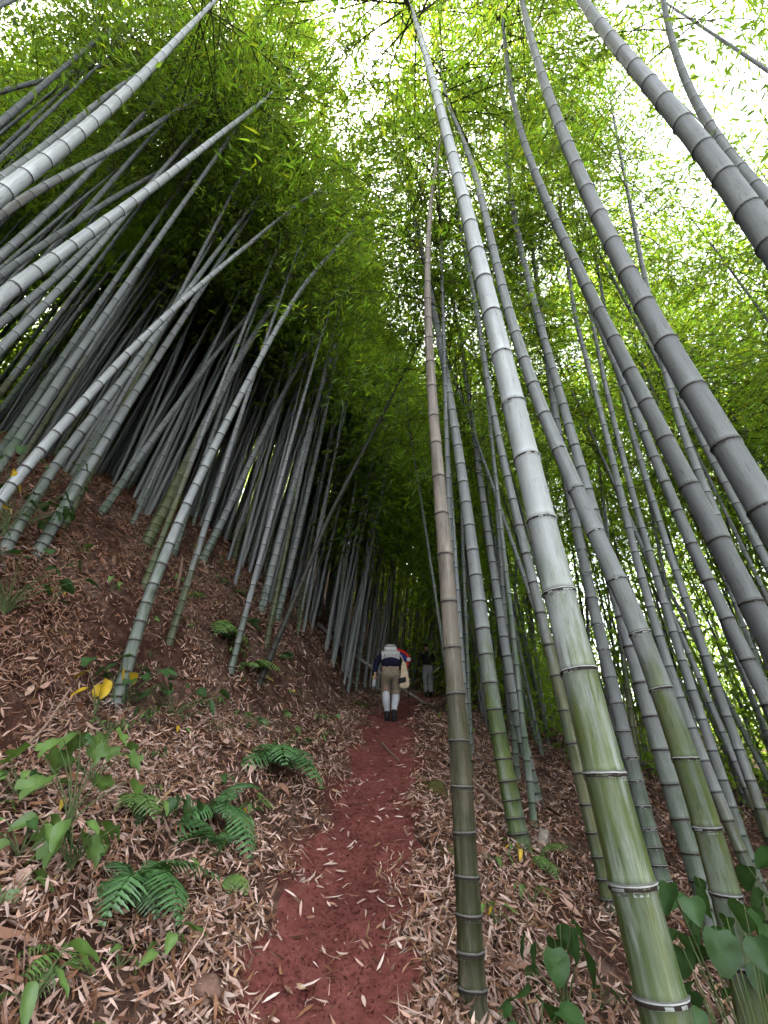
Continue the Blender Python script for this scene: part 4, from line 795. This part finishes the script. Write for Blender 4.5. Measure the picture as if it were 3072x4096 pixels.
def skin_part(name, chains, mat, parent, sub=2, smooth=True):
    """one continuous surface grown round joint chains: list of [(x,y,z,rx,ry), ...]; points met again are shared"""
    vs, es, rs, idx = [], [], [], {}
    for ch in chains:
        prev = None
        for p in ch:
            key = tuple(round(c, 4) for c in p[:3])
            if key not in idx: idx[key] = len(vs); vs.append(p[:3]); rs.append(p[3:5] if len(p) > 4 else (p[3], p[3]))
            if prev is not None and prev != idx[key]: es.append((prev, idx[key]))
            prev = idx[key]
    me = bpy.data.meshes.new(name + '_skeleton'); me.from_pydata(vs, es, []); o = bpy.data.objects.new(name, me); C.objects.link(o)
    sk = o.modifiers.new('skin', 'SKIN'); sk.use_smooth_shade = True
    if not me.skin_vertices: bpy.context.view_layer.update()
    lay = me.skin_vertices[0] if len(me.skin_vertices) else me.attributes.new('skin', 'FLOAT', 'POINT')
    for i, r in enumerate(rs): lay.data[i].radius = r; lay.data[i].use_root = (i == 0)
    su = o.modifiers.new('sub', 'SUBSURF'); su.levels = sub; su.render_levels = sub
    dg = bpy.context.evaluated_depsgraph_get(); dg.update()
    m2 = bpy.data.meshes.new_from_object(o.evaluated_get(dg)); m2.name = name
    bpy.data.objects.remove(o)
    m2.materials.clear(); m2.materials.append(mat)
    m2.polygons.foreach_set('use_smooth', [smooth] * len(m2.polygons))
    return link(name, m2, parent)
def rounded_box(name, size, mat, parent, bevel=.03, shape=None, seg=3):
    bm = bmesh.new(); bmesh.ops.create_cube(bm, size=1.)
    bmesh.ops.subdivide_edges(bm, edges=bm.edges[:], cuts=3, use_grid_fill=True)
    for v in bm.verts:
        p = v.co.copy()
        if shape: p = Vector(shape(p))
        v.co = Vector((p.x * size[0], p.y * size[1], p.z * size[2]))
    me = bpy.data.meshes.new(name); bm.to_mesh(me); bm.free(); me.materials.append(mat)
    o = link(name, me, parent); su = o.modifiers.new('sub', 'SUBSURF'); su.levels = su.render_levels = 1
    me.polygons.foreach_set('use_smooth', [True] * len(me.polygons)); return o
def bent_hand(wrist, aim, parent_chains, s=1., grip=True):
    """palm and five curled fingers continuing a wrist; returns chains in the same space"""
    w = np.array(wrist); a = norm(np.array(aim, float)); side = norm(np.cross(a, [0, 1, .2])); up = np.cross(side, a)
    palm = w + a * .055 * s; out = [[(*w, .022), (*palm, .026, .017)]]
    for k, ln in enumerate((.068, .078, .072, .056)):
        b = palm + side * (.024 - .016 * k) * s + a * .02; m = b + (a * .5 + up * .5) * ln * .55 * s; e = m + (-a * .25 + up * .75) * ln * .5 * s
        out.append([(*palm, .026, .017), (*b, .0095), (*m, .009), (*e, .007)])
    t0 = w + a * .02 + side * .022; t1 = t0 + (side * .6 + a * .6 + up * .3) * .03; t2 = t1 + (a * .6 + up * .6) * .028
    out.append([(*(w + a * .02), .018), (*t0, .012), (*t1, .010), (*t2, .008)])
    return out

# hiker climbing away from the camera, bent forward under the pack (local: +y uphill, +x right)
HX, HY = .12, 8.5; hz = gz(HX, HY) + .012
hk = empty('person', (HX, HY, hz)); tag(hk, 'hiker bent forward climbing the path, cream backpack, khaki trousers rolled to the knee', 'person')
HIP = (0, .02, .86); CHEST = (0, .34, 1.12); NECK = (0, .47, 1.22)
lh = bent_hand((-.285, .20, .80), (-.05, .2, -1), None); rh = bent_hand((.30, .42, .93), (.1, .4, -1), None)
skin_part('body', [[(*HIP, .12, .1), (0, .18, 1.0, .12, .09), (*CHEST, .14, .10), (*NECK, .055), (0, .55, 1.27, .06), (0, .62, 1.31, .085, .08), (0, .68, 1.36, .075, .07)],
    [(*CHEST, .14, .10), (-.17, .36, 1.15, .06), (-.27, .25, .98, .042), (-.285, .20, .80, .022)],
    [(*CHEST, .14, .10), (.17, .34, 1.16, .06), (.33, .29, 1.06, .042), (.30, .42, .93, .022)],
    [(*HIP, .12, .1), (-.09, .03, .80, .09), (-.085, .10, .47, .055), (-.066, .10, .09, .036)],
    [(*HIP, .12, .1), (.09, .03, .80, .09), (.085, .14, .50, .055), (.06, -.06, .09, .036)]] + lh + rh, M_SKIN, hk)
skin_part('jacket', [[(0, -.01, .88, .175, .135), (0, .15, 1.01, .18, .13), (0, .34, 1.14, .20, .13), (0, .45, 1.20, .09)]], M_NAVY, hk)
skin_part('sleeve', [[(-.10, .36, 1.15, .085), (-.19, .35, 1.14, .078), (-.275, .25, .98, .058), (-.285, .205, .82, .040)]], M_NAVY, hk)
sl = skin_part('sleeve', [[(.10, .33, 1.18, .092), (.21, .31, 1.18, .084), (.335, .29, 1.06, .062), (.302, .41, .95, .042)]], M_BLUE, hk); sl['label'] = 'bright blue right sleeve'
rp = skin_part('shoulder_panel', [[(.06, .29, 1.245, .036, .03), (.14, .265, 1.245, .044, .036), (.235, .25, 1.215, .044, .038), (.335, .255, 1.12, .038, .034), (.372, .27, 1.02, .026)]], M_RED, hk); rp['label'] = 'red panel along the shoulder and sleeve'
skin_part('trousers', [[(0, .03, .93, .155, .11), (0, .01, .84, .15, .125), (0, .02, .79, .11, .12)],
    [(0, .01, .84, .15, .125), (-.085, .03, .74, .112), (-.09, .08, .64, .092), (-.088, .12, .56, .1), (-.084, .12, .50, .084), (-.08, .10, .44, .092), (-.08, .10, .40, .088)],
    [(0, .01, .84, .15, .125), (.085, .03, .74, .112), (.092, .07, .64, .094), (.094, .10, .56, .106), (.088, .11, .51, .086), (.084, .10, .45, .094), (.084, .10, .41, .09)]], M_KHAKI, hk)
for x0, x1, y0, y1, z0 in ((-.085, -.066, .09, .10, .46), (.085, .052, .12, -.05, .48)):
    skin_part('legging', [[(x0, y0, z0 + .04, .07), (x0 * .97 + .0, y0 * .55, z0 * .72, .080), (x1, y1, .2, .055), (x1, y1, .12, .048)]], M_PALE, hk)
    b = skin_part('boot', [[(x1, y1 - .005, .20, .055), (x1, y1 - .01, .09, .056), (x1, y1 - .02, .05, .05, .045), (x1, y1 + .10, .045, .05, .04), (x1, y1 + .19, .035, .042, .03)]], M_BLACK, hk)
    s = rounded_box('sole', (.105, .29, .03), M_BLACK, b); s.location = (x1, y1 + .07, .012)
skin_part('hair', [[(0, .565, 1.285, .06), (0, .615, 1.325, .098, .095), (0, .655, 1.36, .085, .08)]], M_HAIR, hk)
for sx in (-1, 1):
    e_ = skin_part('ear', [[(sx * .088, .635, 1.30, .014, .02), (sx * .094, .64, 1.325, .012, .016)]], M_SKIN, hk, 1)
# backpack: a thing of its own on the hiker's back
bp = empty('backpack', (HX, HY + .14, hz + 1.10)); bp.rotation_euler = (R(-56), 0, 0); bp.scale = (.86, .86, .80); tag(bp, "cream backpack with front pocket on the bent hiker's back", 'backpack')
def pk(p):
    t = p.z + .5; k = 1 - .16 * t * t; return (p.x * k * (1 - .25 * (p.y + .5) * 0), p.y * (1.0 - .25 * t) - .06 * math.cos(p.x * 2.6) * (1 if p.y < 0 else 0), p.z)
b0 = rounded_box('pack_body', (.30, .20, .46), M_PACK, bp, shape=pk); b0.location = (0, -.04, .10)
b1 = rounded_box('front_pocket', (.24, .07, .22), M_PACK, bp, shape=pk); b1.location = (0, -.165, .0)
b2 = rounded_box('lid', (.28, .20, .10), M_PACK, bp, shape=pk); b2.location = (0, -.05, .345)
for x in (-.165, .165):
    b = rounded_box('side_pocket', (.06, .14, .18), M_PACK, bp); b.location = (x, -.03, .0)
for z, l in ((.115, .25), (.215, .27)):
    b = rounded_box('strap', (l, .012, .014), M_STRAP, bp); b.location = (0, -.192 if z < .15 else -.162, z)
for x in (-.1, .1):
    v, q, _ = tube(catmull(np.array([(x, .05, .30), (x * 1.3, .16, .30), (x * 1.5, .22, .15), (x * 1.4, .10, -.08)]), np.linspace(0, 1, 12)), .018, 8)
    link('shoulder_strap', mesh_np('shoulder_strap', v, q, M_STRAP, smooth=True), bp)
v, q, _ = tube(catmull(np.array([(-.05, -.02, .39), (0, -.02, .44), (.05, -.02, .39)]), np.linspace(0, 1, 9)), .009, 6); link('grab_loop', mesh_np('grab_loop', v, q, M_STRAP, smooth=True), bp)
# trekking pole in the right hand
tp = empty('trekking_pole', (HX + .335, HY + .44, gz(HX + .335, HY + .44))); tag(tp, "black trekking pole in the hiker's right hand", 'trekking pole')
topz = hz + .90 - tp.location.z
for nm, a, b, r0, r1 in (('shaft', (0, 0, .0), (-.02, .03, topz), .007, .010), ('grip', (-.018, .025, topz - .04), (-.022, .034, topz + .12), .017, .016)):
    v, q, _ = tube(np.linspace(a, b, 6), np.linspace(r0, r1, 6), 10); link(nm, mesh_np(nm, v, q, M_METAL, smooth=True), tp)
v, q, _ = tube(np.array([(-.001, .002, .055), (-.001, .002, .06), (-.001, .002, .066)]), np.array([.03, .034, .012]), 12); link('basket', mesh_np('basket', v, q, M_METAL), tp)
# cream cloth bag hanging at the right hip
cb = empty('cloth_bag', (HX + .235, HY - .02, hz + .80)); tag(cb, "long cream cloth bag hanging at the hiker's right hip", 'bag')
def bagshape(p): t = p.z + .5; w = 1.15 - .75 * t ** 1.3; return (p.x * w + .03 * math.sin(t * 5), p.y * (1 - .4 * t), p.z - .06 * math.cos(p.x * 3))
b = rounded_box('bag_body', (.16, .09, .44), M_CREAM, cb, shape=bagshape); b.location = (0, 0, -.04)
b = rounded_box('bag_flap', (.13, .10, .09), M_STRAP, cb, shape=lambda p: (p.x, p.y, p.z + .3 * p.x)); b.location = (-.035, -.01, -.15); b['label'] = 'black flap across the bag'
v, q, _ = tube(catmull(np.array([(0, 0, .16), (-.05, .1, .30), (-.13, .28, .42)]), np.linspace(0, 1, 8)), .011, 6); link('bag_strap', mesh_np('bag_strap', v, q, M_CREAM, smooth=True), cb)
# rolled map tucked by the bag, flask in the left hand
def bottle(name, loc, rot, parts, label, cat):
    e = empty(name, loc); e.rotation_euler = rot; tag(e, label, cat)
    for nm, prof, mt in parts:
        v, q, _ = tube(np.array([(0, 0, z) for z, r in prof]), np.array([r for z, r in prof]), 14); link(nm, mesh_np(nm, v, q, mt, smooth=True), e)
bottle('drink_bottle', (HX - .305, HY + .25, hz + .60), (.1, .1, 0), [('bottle_body', [(0, .001), (.002, .03), (.08, .033), (.12, .03), (.135, .02)], M_PALE), ('cap', [(.13, .03), (.135, .038), (.18, .04), (.185, .001)], M_ORANGE)], "yellow-capped bottle in the hiker's left hand", 'bottle')
bottle('drink_bottle', (HX + .27, HY + .12, hz + .86), (.2, .3, 0), [('bottle_body', [(0, .001), (.003, .034), (.13, .036), (.16, .02)], M_RED), ('cap', [(.155, .024), (.16, .038), (.22, .036), (.225, .001)], M_PALE)], "white-topped red bottle tucked by the hiker's right arm", 'bottle')

# second hiker far up the path, half hidden by the stalks
H2X, H2Y = 1.36, 15.0; h2z = gz(H2X, H2Y) + .01
h2 = empty('person', (H2X, H2Y, h2z)); tag(h2, 'distant hiker in white trousers and dark top behind thin stalks', 'person')
l2 = bent_hand((-.24, .12, .86), (0, .2, -1), None); r2 = bent_hand((.25, .16, .9), (0, .3, -1), None)
skin_part('body', [[(0, 0, .9, .12, .1), (0, .06, 1.1, .12, .09), (0, .12, 1.32, .14, .10), (0, .17, 1.45, .05), (0, .2, 1.55, .07), (0, .21, 1.64, .06)],
    [(0, .12, 1.32, .14, .10), (-.18, .11, 1.33, .055), (-.24, .06, 1.1, .04), (-.24, .12, .86, .022)], [(0, .12, 1.32, .14, .10), (.18, .11, 1.33, .055), (.25, .08, 1.1, .04), (.25, .16, .9, .022)],
    [(0, 0, .9, .12, .1), (-.09, 0, .82, .08), (-.09, .05, .48, .05), (-.08, -.02, .09, .035)], [(0, 0, .9, .12, .1), (.09, 0, .82, .08), (.09, .16, .52, .05), (.08, .12, .12, .035)]] + l2 + r2, M_SKIN, h2)
skin_part('jacket', [[(0, 0, .88, .155, .12), (0, .06, 1.1, .155, .12), (0, .12, 1.34, .175, .12), (0, .16, 1.44, .07)]], M_BLACK, h2)
for sx, q_ in ((-1, (-.24, .115, .9)), (1, (.25, .15, .94))):
    skin_part('sleeve', [[(sx * .1, .12, 1.35, .08), (sx * .19, .11, 1.33, .07), (sx * .245, .06, 1.1, .055), (*q_, .04)]], M_BLACK, h2)
skin_part('trousers', [[(0, 0, .98, .15, .11), (0, 0, .86, .14, .12)], [(0, 0, .86, .14, .12), (-.09, .0, .76, .1), (-.09, .05, .48, .078), (-.08, -.02, .14, .066)], [(0, 0, .86, .14, .12), (.09, .02, .76, .1), (.09, .16, .52, .078), (.08, .12, .16, .066)]], M_PALE, h2)
for x, y, z in ((-.08, -.02, 0), (.08, .12, .03)):
    skin_part('boot', [[(x, y, z + .14, .05), (x, y - .01, z + .06, .05), (x, y + .1, z + .045, .045, .04), (x, y + .18, z + .035, .04, .03)]], M_BLACK, h2)
skin_part('hair', [[(0, .19, 1.53, .06), (0, .195, 1.62, .09), (0, .2, 1.67, .075)]], M_HAIR, h2)
